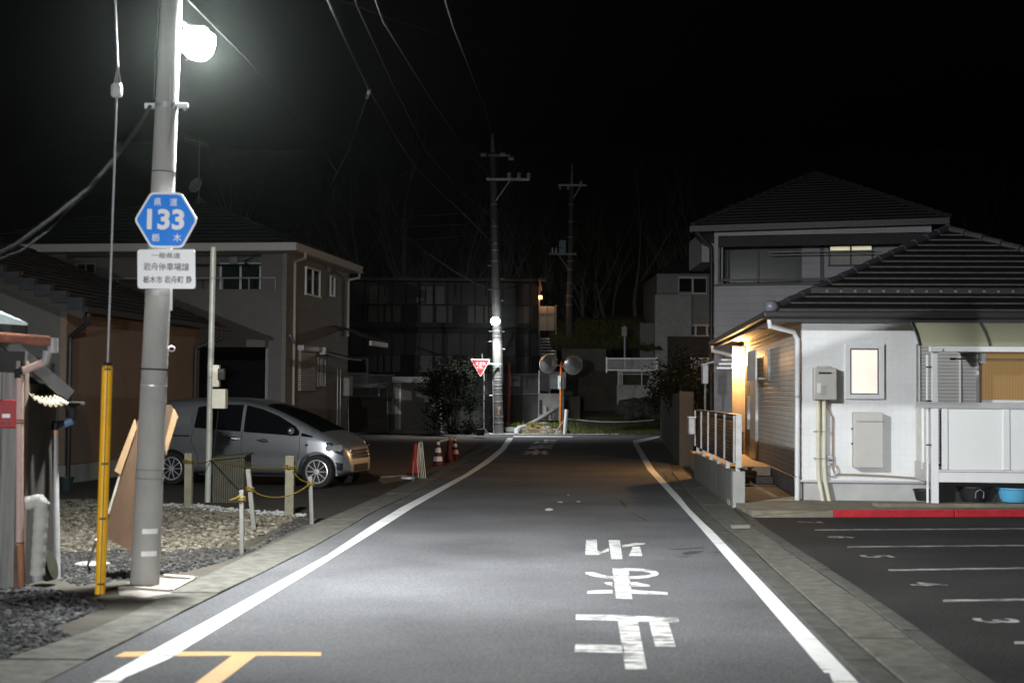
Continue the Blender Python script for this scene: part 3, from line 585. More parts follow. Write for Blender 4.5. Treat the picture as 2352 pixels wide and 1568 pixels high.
pink = mat('faded_pink_pipe', (.5, .35, .31), .6, var=.12, scale=5)
Yd = 11.95
MB().tube([at(45, 1250, Yd), at(46, 862, Yd)], .031, 14).build('pipe', pink, dp, smooth=50)
MB().tube([at(50, 1348, Yd), at(47, 1246, Yd)], .029, 14).build('pipe', mat('rust_stained_pipe', (.28,.13,.07), .8, var=.5, scale=5, stretch=(1,1,.3)), dp, smooth=50, label='rust stained lower length of pipe')
MB().tube([at(51, 852, Yd), at(100, 832, Yd)], .03, 14).build('elbow_pipe', pink, dp, smooth=50)
MB().tube([at(44, 868, Yd), at(43, 852, Yd), at(54, 849, Yd)], .037, 12).build('elbow', rubber, dp, smooth=50)
greyp = mat('grey_pvc', (.3, .3, .3), .5, var=.2)
MB().tube([at(102, 836, Yd), at(107, 822, Yd), at(110, 806, Yd)], [.033, .036, .04], 14).build('elbow', greyp, dp, smooth=50)
MB().tube([at(122, 810, Yd), at(122, 776, Yd)], .045, 16).build('gutter_outlet', greyp, dp, smooth=50)
for y in (965, 971, 1246): MB().tube([at(46, y-2, Yd), at(46, y+2, Yd)], .034, 14).build('strap', rust, dp)
rb_ = thing('alarm_box', 'red metal box with a white label on the shed wall', 'box', at(15, 985, 12.1))
redm = mat('red_enamel', (.3, .012, .02), .5, var=.12)
MB().bx(*bxp(-8, 918, 35, 983, 12.04, .15)).build('casing', redm, rb_, bevel=.01)
MB().bx(*bxp(5, 950, 23, 959, 12.03, .02)).build('label_plate', white, rb_)
for x in (5, 20): MB().tube([at(x, 972, 12.045), at(x, 972, 12.03)], .015, 12).build('button', mat('dark_red_button', (.2,.03,.03), .5), rb_)
gpz = thing('standpipe', 'grey pipe standing in the gravel with a blue elbow on top', 'pipe', gp(132, 1328))
Yg = gp(132, 1328).y
MB().tube([gp(132, 1328), at(126, 995, Yg)], .028, 14).build('pipe', greyp, gpz, smooth=50)
MB().tube([at(125.5, 997, Yg), at(125, 986, Yg)], .032, 14).build('ring', mat('orange_ring', (.5,.27,.15), .6), gpz, smooth=50)
MB().tube([at(125, 987, Yg), at(126, 974, Yg), at(140, 974, Yg)], .034, 14).build('elbow', rubber, gpz, smooth=50)
MB().tube([at(138, 976, Yg), at(168, 965, Yg)], .036, 14).build('blue_sleeve', mat('blue_tape', (.09,.16,.26), .5, var=.3, scale=12), gpz, smooth=50)
MB().tube([at(166, 966, Yg), at(168, 945, Yg), at(160, 928, Yg)], [.03, .035, .06], 14).build('hopper', rubber, gpz, smooth=50)
MB().bx(*bxp(150, 922, 186, 932, Yg-.06, .12)).build('gutter_end', rubber, gpz, bevel=.01)
wp = thing('wrapped_pipe', 'white bandaged pipe bending into the ground by the shed', 'pipe', gp(84, 1330))
Yw = 12.05; b = MB(); pts = []; rs_ = []
for i in range(60):
    t = i / 59
    if t < .25: x, y = 62 + 40*(t/.25)**1.0 - 0, 1156 - 6*math.sin(t/.25*1.57)
    else: x, y = 96 - 10*(t-.25)/.75, 1152 + 168*(t-.25)/.75
    pts.append(at(x, y, Yw)); rs_.append(.06 + .0025*math.sin(i*.9) + .0015*math.sin(i*2.3))
b.tube(pts, rs_, 14).build('wrapping', mat('white_bandage', (.42,.42,.39), .85, var=.15, scale=8, bump=.4), wp, smooth=70)
MB().tube([at(86, 1318, Yw), at(88, 1335, Yw)], .045, 12).build('pipe_foot', greyp, wp)
props(MB(frame((at(110, 1320, 12.5).x, 12.5, .17)) @ Matrix.Rotation(rad(75), 4, 'Y')).lathe([(.04,-.04),(.13,-.04),(.13,.04),(.04,.04)], n=20).build('hose_reel', mat('green_yellow_band', (.022,.024,.012), .7, var=.7, scale=20)), 'small green and black hoop lying against the wrapped pipe', 'hose reel')
for x, y, r, h, m, lab in ((92, 1140, .24, .16, mat('terracotta', (.16,.05,.035), .9, var=.3), 'long terracotta planter in the dark behind the standpipe'), (104, 1118, .12, .2, greyp, 'grey plant pot in the dark behind the shed'), (150, 1128, .14, .22, mat('teal_bucket', (.008,.025,.022), .6), 'dark teal bucket standing by the brown wall')):
    p = gp(x, y); t = thing('plant_pot', lab, 'plant pot', p)
    MB(frame(p)).lathe([(r*.7,0),(r,h),(r*1.06,h),(r*1.06,h+.02),(r*.9,h+.02),(r*.85,h-.03)], n=20).build('pot', m, t, smooth=40)
    MB(frame(p)).lathe([(0.01,h-.04),(r*.9,h-.04)], n=16).build('soil', soil, t)

# added board on a post, out of view, shaped to shade the white house
def onB(x, z):
    w = Vector((4.55 + x*math.cos(rad(4)), 22.3 - x*math.sin(rad(4)), z)); return LB + (w - LB) * ((-11.0 - LB.y) / (w.y - LB.y))
gbd = thing('shade_board', 'plain white tapered board on a steel post back along the road', 'sign', (onB(-1.3, 0).x, -11.0, 0))
MB().prism([onB(-1.5, 1.55), onB(2.7, 1.55), onB(2.7, 3.3), onB(0, 2.36), onB(-1.5, 1.84)], (0, .01, 0)).build('board', white, gbd)
pz_ = onB(-1.3, 0).x; MB().tube([(pz_, -10.97, 0), (pz_, -10.97, 2.75)], .02, 8).build('post', steel, gbd)
# ------------------------------------------------------------------ houses on the left
def tile_roof(b, corners, n, step=.03, inset=0.0):
    """courses of tiles on a roof plane: corners eave-left, eave-right, ridge-right, ridge-left; every course steps down"""
    e0, e1, r1, r0_ = [Vector(c) for c in corners]
    nn = (e1 - e0).cross(r0_ - e0 if (r0_-e0).length > .01 else r1 - e0).normalized()
    if nn.z < 0: nn = -nn
    for i in range(n):
        a, c = i / n, (i + 1) / n
        p0, p1, q1, q0 = e0.lerp(r0_, a), e1.lerp(r1, a), e1.lerp(r1, c), e0.lerp(r0_, c)
        up_ = nn * step
        b.add([p0, p1, q1, q0, p0 + up_, p1 + up_, q1 + nn * .004, q0 + nn * .004], [(4,5,6,7),(0,1,5,4),(1,2,6,5),(3,0,4,7),(0,3,2,1)])
    return b
def window(F, x0, x1, z0, z1, y, parent, fm, gm, n=2, t=.045, axis=1, pane=True):
    """window set proud of a wall; axis 1: wall faces -y of the frame, axis 0: wall faces +x, -1: wall faces -x"""
    def T(u, d, z): return (u, y - d, z) if axis == 1 else ((y + d, u, z) if axis == 0 else (y - d, u, z))
    def box(b, u0, u1, d0, d1, za, zb):
        p, q = T(u0, d0, za), T(u1, d1, zb); b.bx(p[0], q[0], p[1], q[1], za, zb)
    b = MB(F); box(b, x0, x1, 0, .06, z1 - t, z1); box(b, x0 - .02, x1 + .02, 0, .08, z0, z0 + t)
    box(b, x0, x0 + t, 0, .055, z0 + t, z1 - t); box(b, x1 - t, x1, 0, .055, z0 + t, z1 - t)
    for i in range(1, n):
        u = x0 + (x1 - x0) * i / n; box(b, u - t/2, u + t/2, .0, .05, z0 + t, z1 - t)
    w = b.build('window', fm, parent, bevel=.004)
    b = MB(F); box(b, x0 + t, x1 - t, .008, .018, z0 + t, z1 - t); W[w] = W[parent]; g = b.build('pane', gm, w)
    return w
HALF = lambda a: a
# brown single storey house
FB = frame((-8.15, 26, 0), rad(-7.5))
bh = thing('house', 'single storey house with a brown side wall and a black tiled roof', 'house', M=FB)
brown = mat('brown_render', (.16, .115, .088), .9, var=.1, scale=2, bump=.3, bscale=120); greyr = mat('grey_render', (.085, .083, .077), .9, var=.15, scale=2)
oy = lambda x, y: onplane(FB, 0, 0, x, y)
MB(FB).bx(-.12, 0, 0, 7, .35, 3.35).build('side_wall', brown, bh); MB(FB).bx(-.1, .03, -.02, 7.02, -.05, .34).build('foundation', conc_dark, bh)
zz = 3.35; b = MB(FB)
b.prism([(-9, .0, 0), (-.12, .0, 0), (-.12, .0, zz), (-4.6, .0, zz + 1.75), (-9, .0, zz)], (0, .12, 0)); b.build('gable_wall', greyr, bh)
b = MB(FB); tile_roof(b, [(.55, -.5, zz - .17), (.55, 7.5, zz - .17), (-4.6, 7.5, zz + 1.8), (-4.6, -.5, zz + 1.8)], 17, .035)
for i in range(17):
    t = i / 17; b.bx(.55 - 5.15*t - .3, .55 - 5.15*t, -.56, -.42, zz - .17 + 1.97*t - .02, zz - .05 + 1.97*t + .07)
b.build('roof', dark_roof, bh); MB(FB).bar((.55, -.47, zz-.27), (-4.6, -.47, zz+1.68), .05, .2).build('barge_board', mat('dark_timber', (.04,.038,.035), .8), bh)
MB(FB).bar((.58, -.5, zz-.2), (.58, 7.5, zz-.2), .1, .09).build('gutter', black, bh)
MB(FB).tube([(.55,-.3,zz-.25),(.55,-.3,zz-.42),(.06,.06,zz-.65),(.05,.06,zz-.8),(.05,.06,.1)], .045, 10).build('drainpipe', black, bh, smooth=50)
MB(FB).tube([(.55,6.9,zz-.25),(.55,6.9,zz-.42),(.06,6.6,zz-.65),(.05,6.6,zz-.8),(.05,6.6,.1)], .045, 10).build('drainpipe', black, bh, smooth=50)
MB(FB).bx(-1.02, -.75, -.1, 0, 2.55, 2.9).build('vent', MATS['dark_timber'], bh, bevel=.02); MB(FB).bx(-9, -4, -3.2, -.01, 0, .02).build('doorstep', conc_dark, bh)
for i in range(7): MB(FB).bar((-.3-.28*i, -.45-.1*(i%3), 0), (-.2-.3*i, -.12, 2.2+.1*(i%2)), .03, .05).build('leaning_pole', MATS['dark_timber'], bh)
# two storey house
a0 = at(655, 900, 40.0); FL = frame((a0.x, 40, 0), rad(-8))
lh = thing('house', 'two storey pale house with a balcony, garage and white eaves', 'house', M=FL)
lw = tiles('cream_siding', (.215, .208, .19), (.18, .174, .16), .9, .22, .012, .7, .35, var=.05); lw_p = mat('parapet_render', (.15, .145, .142), .85, var=.12, scale=1.5)
fz = lambda x, y: onplane(FL, 1, 0, x, y); sz = lambda x, y: onplane(FL, 0, 0, x, y)
ZE, ZS = 5.78, 5.62
gx0, gx1 = fz(372, 900).x, fz(611, 900).x; gz = fz(600, 797).z; rz = fz(600, 664).z; tz = fz(600, 583).z
b = MB(FL); b.bx(-9.2, -.12, 0, .12, tz, ZS); b.bx(-9.2, -.12, 0, .12, gz, rz); b.bx(gx1, -.12, 0, .12, 0, gz); b.bx(-9.2, gx0, 0, .12, 0, gz); b.bx(-9.2, -6.6, 0, .12, rz, tz)
b.build('front_wall', lw_p, lh)
MB(FL).bx(-.12, 0, 0, 6.9, 0, ZS).build('side_wall', lw, lh)
MB(FL).bx(-9.2, -.13, 1.2, 1.3, rz-.3, tz+.3).build('balcony_wall', lw_p, lh); MB(FL).bx(-9.2, -.13, .13, 1.19, rz-.5, rz-.35).build('balcony_floor', conc_dark, lh); MB(FL).bx(-.8, -.125, .13, 1.19, rz-.3, ZS).build('balcony_end_wall', lw_p, lh)
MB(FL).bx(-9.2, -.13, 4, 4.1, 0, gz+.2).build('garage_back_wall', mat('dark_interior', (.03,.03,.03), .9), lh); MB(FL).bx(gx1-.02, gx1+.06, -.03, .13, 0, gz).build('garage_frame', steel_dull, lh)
b = MB(FL); b.bx(-8.9, -.3, -.03, .03, rz+.3, rz+.34)
for i in range(12): b.bx(-8.9+.78*i-.02, -8.9+.78*i+.02, -.02, .02, rz, rz+.3)
b.build('balcony_rail', steel_dull, lh)
bw = lambda x, y: onplane(FL, 1, 1.2, x, y)
window(FL, bw(506, 600).x, bw(602, 600).x, bw(550, 664).z - .35, bw(550, 604).z, 1.2, lh, white_al, glassy('balcony_glass', (.012,.022,.02), .08), 2, .06)
window(FL, bw(175, 600).x, bw(222, 600).x, bw(200, 664).z - .3, bw(200, 604).z, 1.2, lh, steel_dull, glass_dark, 2, .05)
MB(FL).tube([(bw(380,612).x, .6, bw(560,612).z), (bw(618,612).x, .6, bw(560,612).z)], .022, 8).tube([(bw(590,612).x, .1, bw(560,612).z), (bw(590,612).x, 1.2, bw(560,612).z)], .02, 8).build('laundry_pole', black, lh)
MB(frame((0,0,0)) if False else FL).lathe([(.02,0),(.14,.02),(.14,.1),(.05,.14)], Matrix.Translation((bw(540,598).x, 1.1, bw(540,598).z)) @ Matrix.Rotation(rad(90), 4, 'X'), 14).build('lamp', steel_dull, lh)
b = MB(FL); b.prism([(-9.9, -.55, ZE-.14), (.4, -.55, ZE-.14), (.4, 7.0, ZE-.14), (-9.9, 7.0, ZE-.14)], (0, 0, .03)); b.build('soffit', mat('soffit_board', (.5,.49,.46), .8), lh)
b = MB(FL)
for y0_, h0, h1 in ((.0, .0, .07), (.03, .07, .15), (.0, .15, .21)):
    b.bx(-9.95, .45-y0_, -.6+y0_, -.56+y0_, ZE-.13+h0, ZE-.13+h1); b.bx(.41-y0_, .45-y0_, -.57+y0_, 7.05, ZE-.13+h0, ZE-.13+h1)
b.build('fascia', mat('white_fascia', (.62,.62,.6), .5, var=.06), lh)
b = MB(FL); hipz = ZE + 1.75
tile_roof(b, [(-9.95,-.55,ZE+.08),(.42,-.55,ZE+.08),(-3.6,3.5,hipz),(-5.8,3.5,hipz)], 12, .03); tile_roof(b, [(.42,-.55,ZE+.08),(.42,7.0,ZE+.08),(-3.6,3.5,hipz),(-3.6,3.5,hipz)], 12, .03)
b.add([(-9.95,-.55,ZE+.08),(-5.8,3.5,hipz),(-9.95,7.5,ZE+.08)], [(0,1,2)]); b.build('roof', dark_roof, lh)
w = sz(716, 650); window(FL, sz(700,650).y, sz(733,650).y, sz(716,681).z, sz(716,616).z, 0, lh, white_al, glass_dark, 2, .05, axis=0)
window(FL, sz(757,650).y, sz(767,650).y, sz(762,682).z, sz(762,634).z, 0, lh, steel, glass_dark, 1, .05, axis=0)
shm = tiles('shutter_slats', (.42,.42,.4), (.08,.08,.08), 9, .07, .012, .5, .8)
MB(FL).bx(.01, .1, sz(684,850).y, sz(718,850).y, sz(700,898).z, sz(700,806).z).build('roller_shutter', shm, lh); MB(FL).bx(0, .2, sz(682,850).y, sz(719,850).y, sz(700,806).z, sz(700,794).z).build('shutter_box', steel, lh, bevel=.01)
window(FL, sz(727,850).y, sz(734,850).y, sz(730,888).z, sz(730,820).z, 0, lh, steel_dull, glass_dark, 1, .04, axis=0); window(FL, sz(737,850).y, sz(745,850).y, sz(740,888).z, sz(740,822).z, 0, lh, steel_dull, glass_dark, 1, .04, axis=0)
MB(FL).bx(0, .1, sz(752,620).y, sz(760,620).y, sz(756,627).z, sz(756,614).z).build('vent_hood', lw_p, lh, bevel=.02)
dwn = mat('downpipe_beige', (.4,.385,.35), .35, var=.08)
MB(FL).tube([(.5,.1,ZE-.15),(.5,.1,ZE-.28),(.08,.5,ZE-.36),(.07,.55,ZE-.5),(.07,.55,0)], .045, 10).build('downpipe', dwn, lh, smooth=50)
MB(FL).tube([(.38,6.8,ZE-.15),(.38,6.8,ZE-.3),(.08,6.6,ZE-.38),(.07,6.6,ZE-.5),(.07,6.6,sz(780,770).z)], .045, 10).build('downpipe', dwn, lh, smooth=50)
MB(FL).tube([(.09,.1,3.3),(.09,.45,3.12),(.09,.55,3.12)], .04, 8).build('overflow_pipe', steel, lh)
pz0 = sz(790, 776).z
b = MB(FL); tile_roof(b, [(1.3, 4.9, pz0-.12), (1.3, 6.9, pz0-.12), (0, 6.9, pz0+.35), (0, 4.9, pz0+.35)], 4, .03); b.build('porch_roof', dark_roof, lh); MB(FL).bx(1.2, 1.34, 4.9, 6.95, pz0-.3, pz0-.14).build('porch_gutter', white_al, lh, bevel=.02)
MB(FL).prism([(0,3.6,pz0-.55),(0,5.0,pz0-.55),(.95,5.0,pz0-.78),(.95,3.6,pz0-.78)], (0,0,.04)).build('awning', mat('dark_awning', (.1,.1,.1), .5), lh); MB(FL).bx(0, .18, 3.5, 3.6, pz0-.62, pz0-.4).build('awning_bracket', steel, lh)
lat = MB(FL); 
for s in (0, .35): lat.tube([(.12, 5.2+s, .3), (.12, 5.2+s, 2.45)], .02, 8)
for i in range(14): lat.bx(.1, .14, 5.22, 5.53, .35+.075*i, .375+.075*i)
lat.build('trellis', steel, lh); MB(FL).bx(0, .22, 6.3, 6.75, 1.6, 2.25).build('meter_box', steel_dull, lh, bevel=.02)
# outdoor unit and rooftop things
ac = thing('heat_pump', 'dark outdoor heat pump unit standing against the pale house wall', 'air conditioner', FL @ Vector((.5, 2.9, 0)))
MB(FL).bx(.15, .5, 2.3, 3.15, .1, .75).build('casing', steel_dull, ac, bevel=.02); MB(FL).lathe([(.05,0),(.27,0),(.27,.02),(.05,.02)], Matrix.Translation((.5,2.65,.42)) @ Matrix.Rotation(rad(90),4,'Y'), 20).build('fan_grille', black, ac)
an = thing('antenna', 'thin television antenna mast with a satellite dish on the pale house roof', 'antenna', at(456, 480, 44))
Ya = 44; b = MB(); b.tube([at(456, 472, Ya), at(459, 318, Ya)], .018, 6); 
for k in range(4): b.tube([at(457, 452, Ya), at(440+14*k, 475, Ya)], .008, 5)
b.build('mast', steel_dull, an); b = MB(); b.tube([at(424, 317, Ya), at(478, 333, Ya)], .014, 6)
for i in range(15): p = at(424+54*i/14, 317+16*i/14, Ya); b.tube([p - Vector((0,0,.13)), p + Vector((0,0,.1))], .006, 4)
b.build('aerial', steel_dull, an)
MB(Matrix.Translation(at(451, 428, Ya)) @ Matrix.Rotation(rad(70),4,'Z') @ Matrix.Rotation(rad(-65),4,'Y')).lathe([(.001,0),(.1,.006),(.2,.03),(.26,.06),(.25,.068),(.1,.015),(.001,.008)], Matrix.Diagonal((1,.85,1,1)), 20, cap=False).build('dish', steel, an, smooth=60)
MB().tube([at(452, 442, Ya), at(437, 440, Ya), at(436, 432, Ya)], .012, 6).build('feed_arm', steel_dull, an)

# ------------------------------------------------------------------ silver minivan
carp = mat('silver_car_paint', (.62, .645, .67), .36, .9, var=.02, scale=30, bump=0, spec=.5, coat=.35)
cglass = glassy('car_glass', (.006,.007,.008), .04, .5); alloy = mat('alloy_wheel', (.6,.6,.6), .35, .5, var=.03, bump=0); chrome = mat('chrome', (.75,.75,.76), .1, 1.0, var=.02, bump=0)
fwc = Vector((-3.43, 25.35, 0)); FC = frame(fwc, rad(-14)) @ Matrix.Translation((-1.41, .75, 0))
car = thing('car', 'silver minivan parked side on in the yard with a warm reflection on its nose', 'car', M=FC)
TOP = [(-2.16,.55),(-2.13,.95),(-2.06,1.2),(-1.93,1.47),(-1.7,1.55),(-1.2,1.59),(-.5,1.6),(.05,1.575),(.4,1.49),(.8,1.33),(1.2,1.13),(1.5,.99),(1.8,.9),(2.02,.8),(2.15,.68),(2.21,.52),(2.22,.38)]
BELT = [(-2.2,1.04),(-1.0,1.0),(0,.96),(1.0,.9),(1.6,.85),(2.0,.78),(2.25,.6)]
HW = [(-2.2,.73),(-2.05,.8),(-1.6,.84),(0,.855),(1.2,.85),(1.7,.82),(1.95,.75),(2.1,.66),(2.22,.5)]
RW = [(-2.2,.66),(-1.8,.68),(-1,.69),(0,.68),(.5,.66),(1.2,.7),(1.6,.72),(2.2,.5)]
def ip(T, x):
    for (a, va), (c, vc) in zip(T, T[1:]):
        if a <= x <= c: return va + (vc - va) * (x - a) / (c - a)
    return T[0][1] if x < T[0][0] else T[-1][1]
def nose(x): return x if x < 1.41 else 1.41 + (x - 1.41) * .66
def section(x):                              # right half of the body ring, bottom centre to top centre
    zt = ip(TOP, x); hw = ip(HW, x); zb = .2 + max(0, x - 1.9) * .25 + max(0, -1.8 - x) * .2
    bl = min(ip(BELT, x), zt - .05); rw = min(ip(RW, x), hw - .01)
    hh = bl - zb; cr = min((.66 - .05*x - zb) / hh, .72)
    return [(0, zb), (hw*.82, zb), (hw*.965, zb+hh*.1), (hw*.985, zb+hh*.26), (hw*.974, zb+hh*(cr-.12)), (hw*1.0, zb+hh*(cr+.03)), (hw*.98, zb+hh*.92), (hw*.965, bl), (rw + (hw*.965-rw)*.12, bl + (zt-bl)*.82), (rw*.9, zt-.015), (rw*.55, zt), (0, zt+.01)]
xs = [-2.16,-2.1,-1.98,-1.8,-1.55,-1.25,-.9,-.5,-.1,.3,.7,1.0,1.3,1.55,1.75,1.92,2.05,2.14,2.2,2.22]
rows = []
for x in xs:
    s = section(x); rows.append([(nose(x), -y, z) for y, z in s] + [(nose(x), y, z) for y, z in s[-2:0:-1]])
b = MB(FC); n = len(rows[0]); vs = [p for r in rows for p in r]
fs = [(i*n+k, i*n+(k+1)%n, (i+1)*n+(k+1)%n, (i+1)*n+k) for i in range(len(rows)-1) for k in range(n)] + [tuple(range(n)), tuple(range((len(rows)-1)*n, len(rows)*n))]
b.add(vs, fs); body = b.build('body', carp, car, smooth=75)
sub = body.modifiers.new('subsurf', 'SUBSURF'); sub.levels = 2; sub.render_levels = 2
WX = (-1.41, 1.41); cut = MB(FC)
for x in WX:
    for s in (-1, 1): cut.lathe([(.345,-.2),(.345,.2)], Matrix.Translation((x, s*.82, .31)) @ Matrix.Rotation(rad(90),4,'X'), 40)
cu = cut.build('cutter', carp, car); bo = body.modifiers.new('arches', 'BOOLEAN'); bo.object = cu; bo.solver = 'EXACT'
bpy.context.view_layer.update(); dg = bpy.context.evaluated_depsgraph_get(); nm = bpy.data.meshes.new_from_object(body.evaluated_get(dg))
body.modifiers.clear(); body.data = nm; nm.name = 'body'; nm.shade_smooth(); nm.set_sharp_from_angle(angle=rad(40)); bpy.data.objects.remove(cu); ALL[car].remove(cu) if cu in ALL[car] else None
from mathutils.bvhtree import BVHTree
bv = BVHTree.FromPolygons([v.co for v in nm.vertices], [tuple(p.vertices) for p in nm.polygons])
def on_side(x, z, s, off=.006):
    x = nose(x)
    h = bv.ray_cast(Vector((x, s*2.0, z)), Vector((0, -s, 0)))
    return Vector((x, (h[0].y if h[0] else s*.6) + s*off, z))
def on_top(x, y, off=.006):
    x = nose(x)
    h = bv.ray_cast(Vector((x, y, 3)), Vector((0, 0, -1))); return h[0] + h[1]*off if h[0] else Vector((x, y, 1))
def on_front(y, z, off=.006):
    h = bv.ray_cast(Vector((4, y, z)), Vector((-1, 0, 0))); return h[0] + h[1]*off if h[0] else Vector((2.2, y, z))
def patch(name, top, bot, s, m, nx=24, nz=6, off=.006, parent=None):
    rows = []
    for j in range(nz + 1):
        row = []
        for i in range(nx + 1):
            x = top[0][0] + (top[-1][0]-top[0][0]) * i / nx; a, c = ip(bot, x), ip(top, x); row.append(on_side(x, a + (c-a)*j/nz, s, off))
        rows.append(row)
    return MB(FC).grid(rows).build(name, m, parent or car, smooth=60)
for s in (-1, 1):
    patch('side_window', [(-.98,1.06),(-.96,1.42),(-.6,1.475),(-.06,1.47)], [(-.98,1.05),(-.06,.99)], s, cglass)
    patch('side_window', [(0,1.465),(.3,1.40),(.65,1.27),(.98,1.09),(1.06,1.0)], [(0,.985),(1.0,.93),(1.06,.94)], s, cglass)
    patch('quarter_window', [(1.1,.985),(1.3,.93),(1.32,.92)], [(1.1,.925),(1.32,.905)], s, cglass, 6, 2)
    patch('quarter_window', [(-1.92,1.15),(-1.85,1.36),(-1.05,1.42)], [(-1.92,1.1),(-1.05,1.06)], s, mat('quarter_panel', (.3,.31,.32), .35, .5, bump=0), 14, 4)
    patch('headlight', [(1.66,.82),(1.8,.815),(2.08,.69)], [(1.66,.79),(1.85,.66),(2.08,.58)], s, glassy('headlight_glass', (.035,.035,.036), .05, 1.0), 14, 4, .01)
    for x in (1.74, 1.88, 1.99): 
        p = on_side(x, .72, s, .014); MB(FC).lathe([(.002,.0),(.03,.004),(.05,.016),(.06,.018)], Matrix.Translation(p) @ Matrix.Rotation(rad(-90*s),4,'X') @ Matrix.Rotation(rad(25*1),4,'Y'), 12).build('reflector', chrome, car)
    patch('fog_recess', [(1.9,.47),(2.07,.45)], [(1.9,.31),(2.07,.33)], s, black, 6, 3)
    patch('tail_light', [(-2.12,1.0),(-1.96,1.02)], [(-2.12,.72),(-1.96,.76)], s, mat('red_lens', (.2,.01,.01), .2, bump=0), 5, 4)
    for x0, z0 in ((-.3, .87), (.28, .84)):
        MB(FC).tube([on_side(x0, z0, s, .012), on_side(x0+.1, z0-.004, s, .035), on_side(x0+.24, z0-.012, s, .012)], .013, 8).build('door_handle', chrome, car)
        MB(FC).sheet([on_side(x0+.12+.085*math.cos(a), z0-.005+.034*math.sin(a), s, .004) for a in [i*math.pi/7 for i in range(14)]]).build('handle_recess', mat('recess_shadow_paint', (.1,.105,.11), .3, .5, bump=0), car)
    for line in ([(-.03,.99),(-.03,.7),(-.02,.3)], [(1.07,.93),(1.1,.7),(1.02,.4),(.93,.26)], [(-1.0,1.02),(-1.02,.8),(-.9,.55),(-.85,.3)], [(-.95,.26),(0,.26),(.93,.26)]):
        pts = []
        for (xa, za), (xb, zb_) in zip(line, line[1:]): pts += [on_side(xa+(xb-xa)*k/6, za+(zb_-za)*k/6, s, -.002) for k in range(6)]
        MB(FC).tube(pts, .0055, 5).build('door_gap', black, car)
    MB(FC).tube([on_side(x, ip([(-1.95,.9),(-1.1,.9)], x), s, .0) for x in (-1.95,-1.6,-1.3,-1.05)], .014, 6).build('slide_rail', black, car)
    m_ = on_side(.95, .99, s, .02)
    mr = MB(FC @ Matrix.Translation(m_ + Vector((0, s*.1, .03)))).blob((0,0,0), 1, (.055,.095,.065), 3, 2, .02).build('wing_mirror', carp, car, smooth=80); MB(FC).bar(m_, m_ + Vector((.0,s*.08,.0)), .05, .035).build('mirror_foot', black, car)
    MB(FC).tube([on_side(x, .215+.0*x, s, .004) for x in [-.95+.1*i for i in range(20)]], .03, 8).build('sill', carp, car, smooth=60)
    MB(FC).bx(1.2, 1.26, s*.845, s*.857, .76, .785).build('side_repeater', black, car)
rows = [[on_top(x, ip([(.4,.60),(1.5,.66)], x)*k, .006) for k in [-1+.2*i for i in range(11)]] for x in [.36+.11*i for i in range(11)]]
MB(FC).grid(rows).build('windscreen', cglass, car, smooth=60)
rows = [[on_front(y, z) for y in [-.42+.07*i for i in range(13)]] for z in (.52,.56,.6,.64,.68)]; MB(FC).grid(rows).build('grille', black, car)
b = MB(FC)
for z in (.54, .6, .66): b.tube([on_front(y, z, .015) for y in [-.44+.08*i for i in range(12)]], .012, 6)
b.build('grille_bar', chrome, car); rows = [[on_front(y, z) for y in [-.36+.06*i for i in range(13)]] for z in (.3,.36,.42)]; MB(FC).grid(rows).build('lower_intake', black, car)
for x in WX:
    for s in (-1, 1):
        Mw = FC @ Matrix.Translation((x, s*.74, .3)) @ Matrix.Rotation(rad(-90*s), 4, 'X')
        wh = MB(Mw).lathe([(.2,-.09),(.285,-.09),(.3,-.07),(.3,.06),(.285,.085),(.215,.09),(.2,.06)], n=36, cap=False).build('wheel', rubber, car, smooth=40)
        W[wh] = W[car]; MB(Mw).lathe([(.19,.05),(.214,.085),(.2,.09),(.185,.06)], n=36, cap=False).build('rim', alloy, wh, smooth=40)
        b = MB(Mw)
        for k in range(10):
            a = 2*math.pi*k/10; d_ = Vector((math.cos(a), math.sin(a), 0)); b.bar(d_*.03 + Vector((0,0,.075)), d_*.2 + Vector((0,0,.08)), .014, .02, (0,0,1))
        b.lathe([(.05,.06),(.05,.085),(.01,.09)], n=16).build('spokes', alloy, wh); MB(Mw).lathe([(.001,.01),(.2,.012)], n=24).build('brake_disc', black, wh)

# ------------------------------------------------------------------ cones
cone_r = mat('red_cone_plastic', (.35, .025, .012), .5, var=.1); cone_d = mat('dark_red_cone_plastic', (.09, .006, .011), .5, var=.15); refl = mat('white_cone_sleeve', (.5,.5,.5), .4)
def cone(x, y, ytop, m, label, stripes=()):
    p = gp(x, y); h = at(x, ytop, p.y).z - .03; t = thing('traffic_cone', label, 'traffic cone', p, group='traffic cones by the road')
    R = lambda k: .125 - .095 * k
    MB(frame(p)).bx(-.18, .18, -.18, .18, 0, .035).build('base', rubber, t, bevel=.01)
    MB(frame(p)).lathe([(R(0)+.02,.03),(R(0),.06),(R(1),h),(R(1)*.7,h+.03)], n=20).build('cone', m, t, smooth=40)
    for a, c in stripes: MB(frame(p)).lathe([(R(a)+.003,.06+(h-.06)*a),(R(c)+.003,.06+(h-.06)*c)], n=20, cap=False).build('stripe', refl, t, smooth=40)
    return p, h
p1, h1 = cone(954, 1089, 1018, cone_r, 'plain orange red cone beside a post bundled with rope')
p2, h2 = cone(1006, 1071, 1009, cone_d, 'dark cone with white stripes at the left of the cone row', ((.13,.33),(.5,.7),(.84,.97)))
p3, h3 = cone(1031, 1061, 1004, cone_d, 'plain dark red cone between the two striped cones')
p4, h4 = cone(1044, 1056, 1003, cone_d, 'dark cone with white stripes at the right of the cone row', ((.2,.4),(.55,.72),(.86,1)))
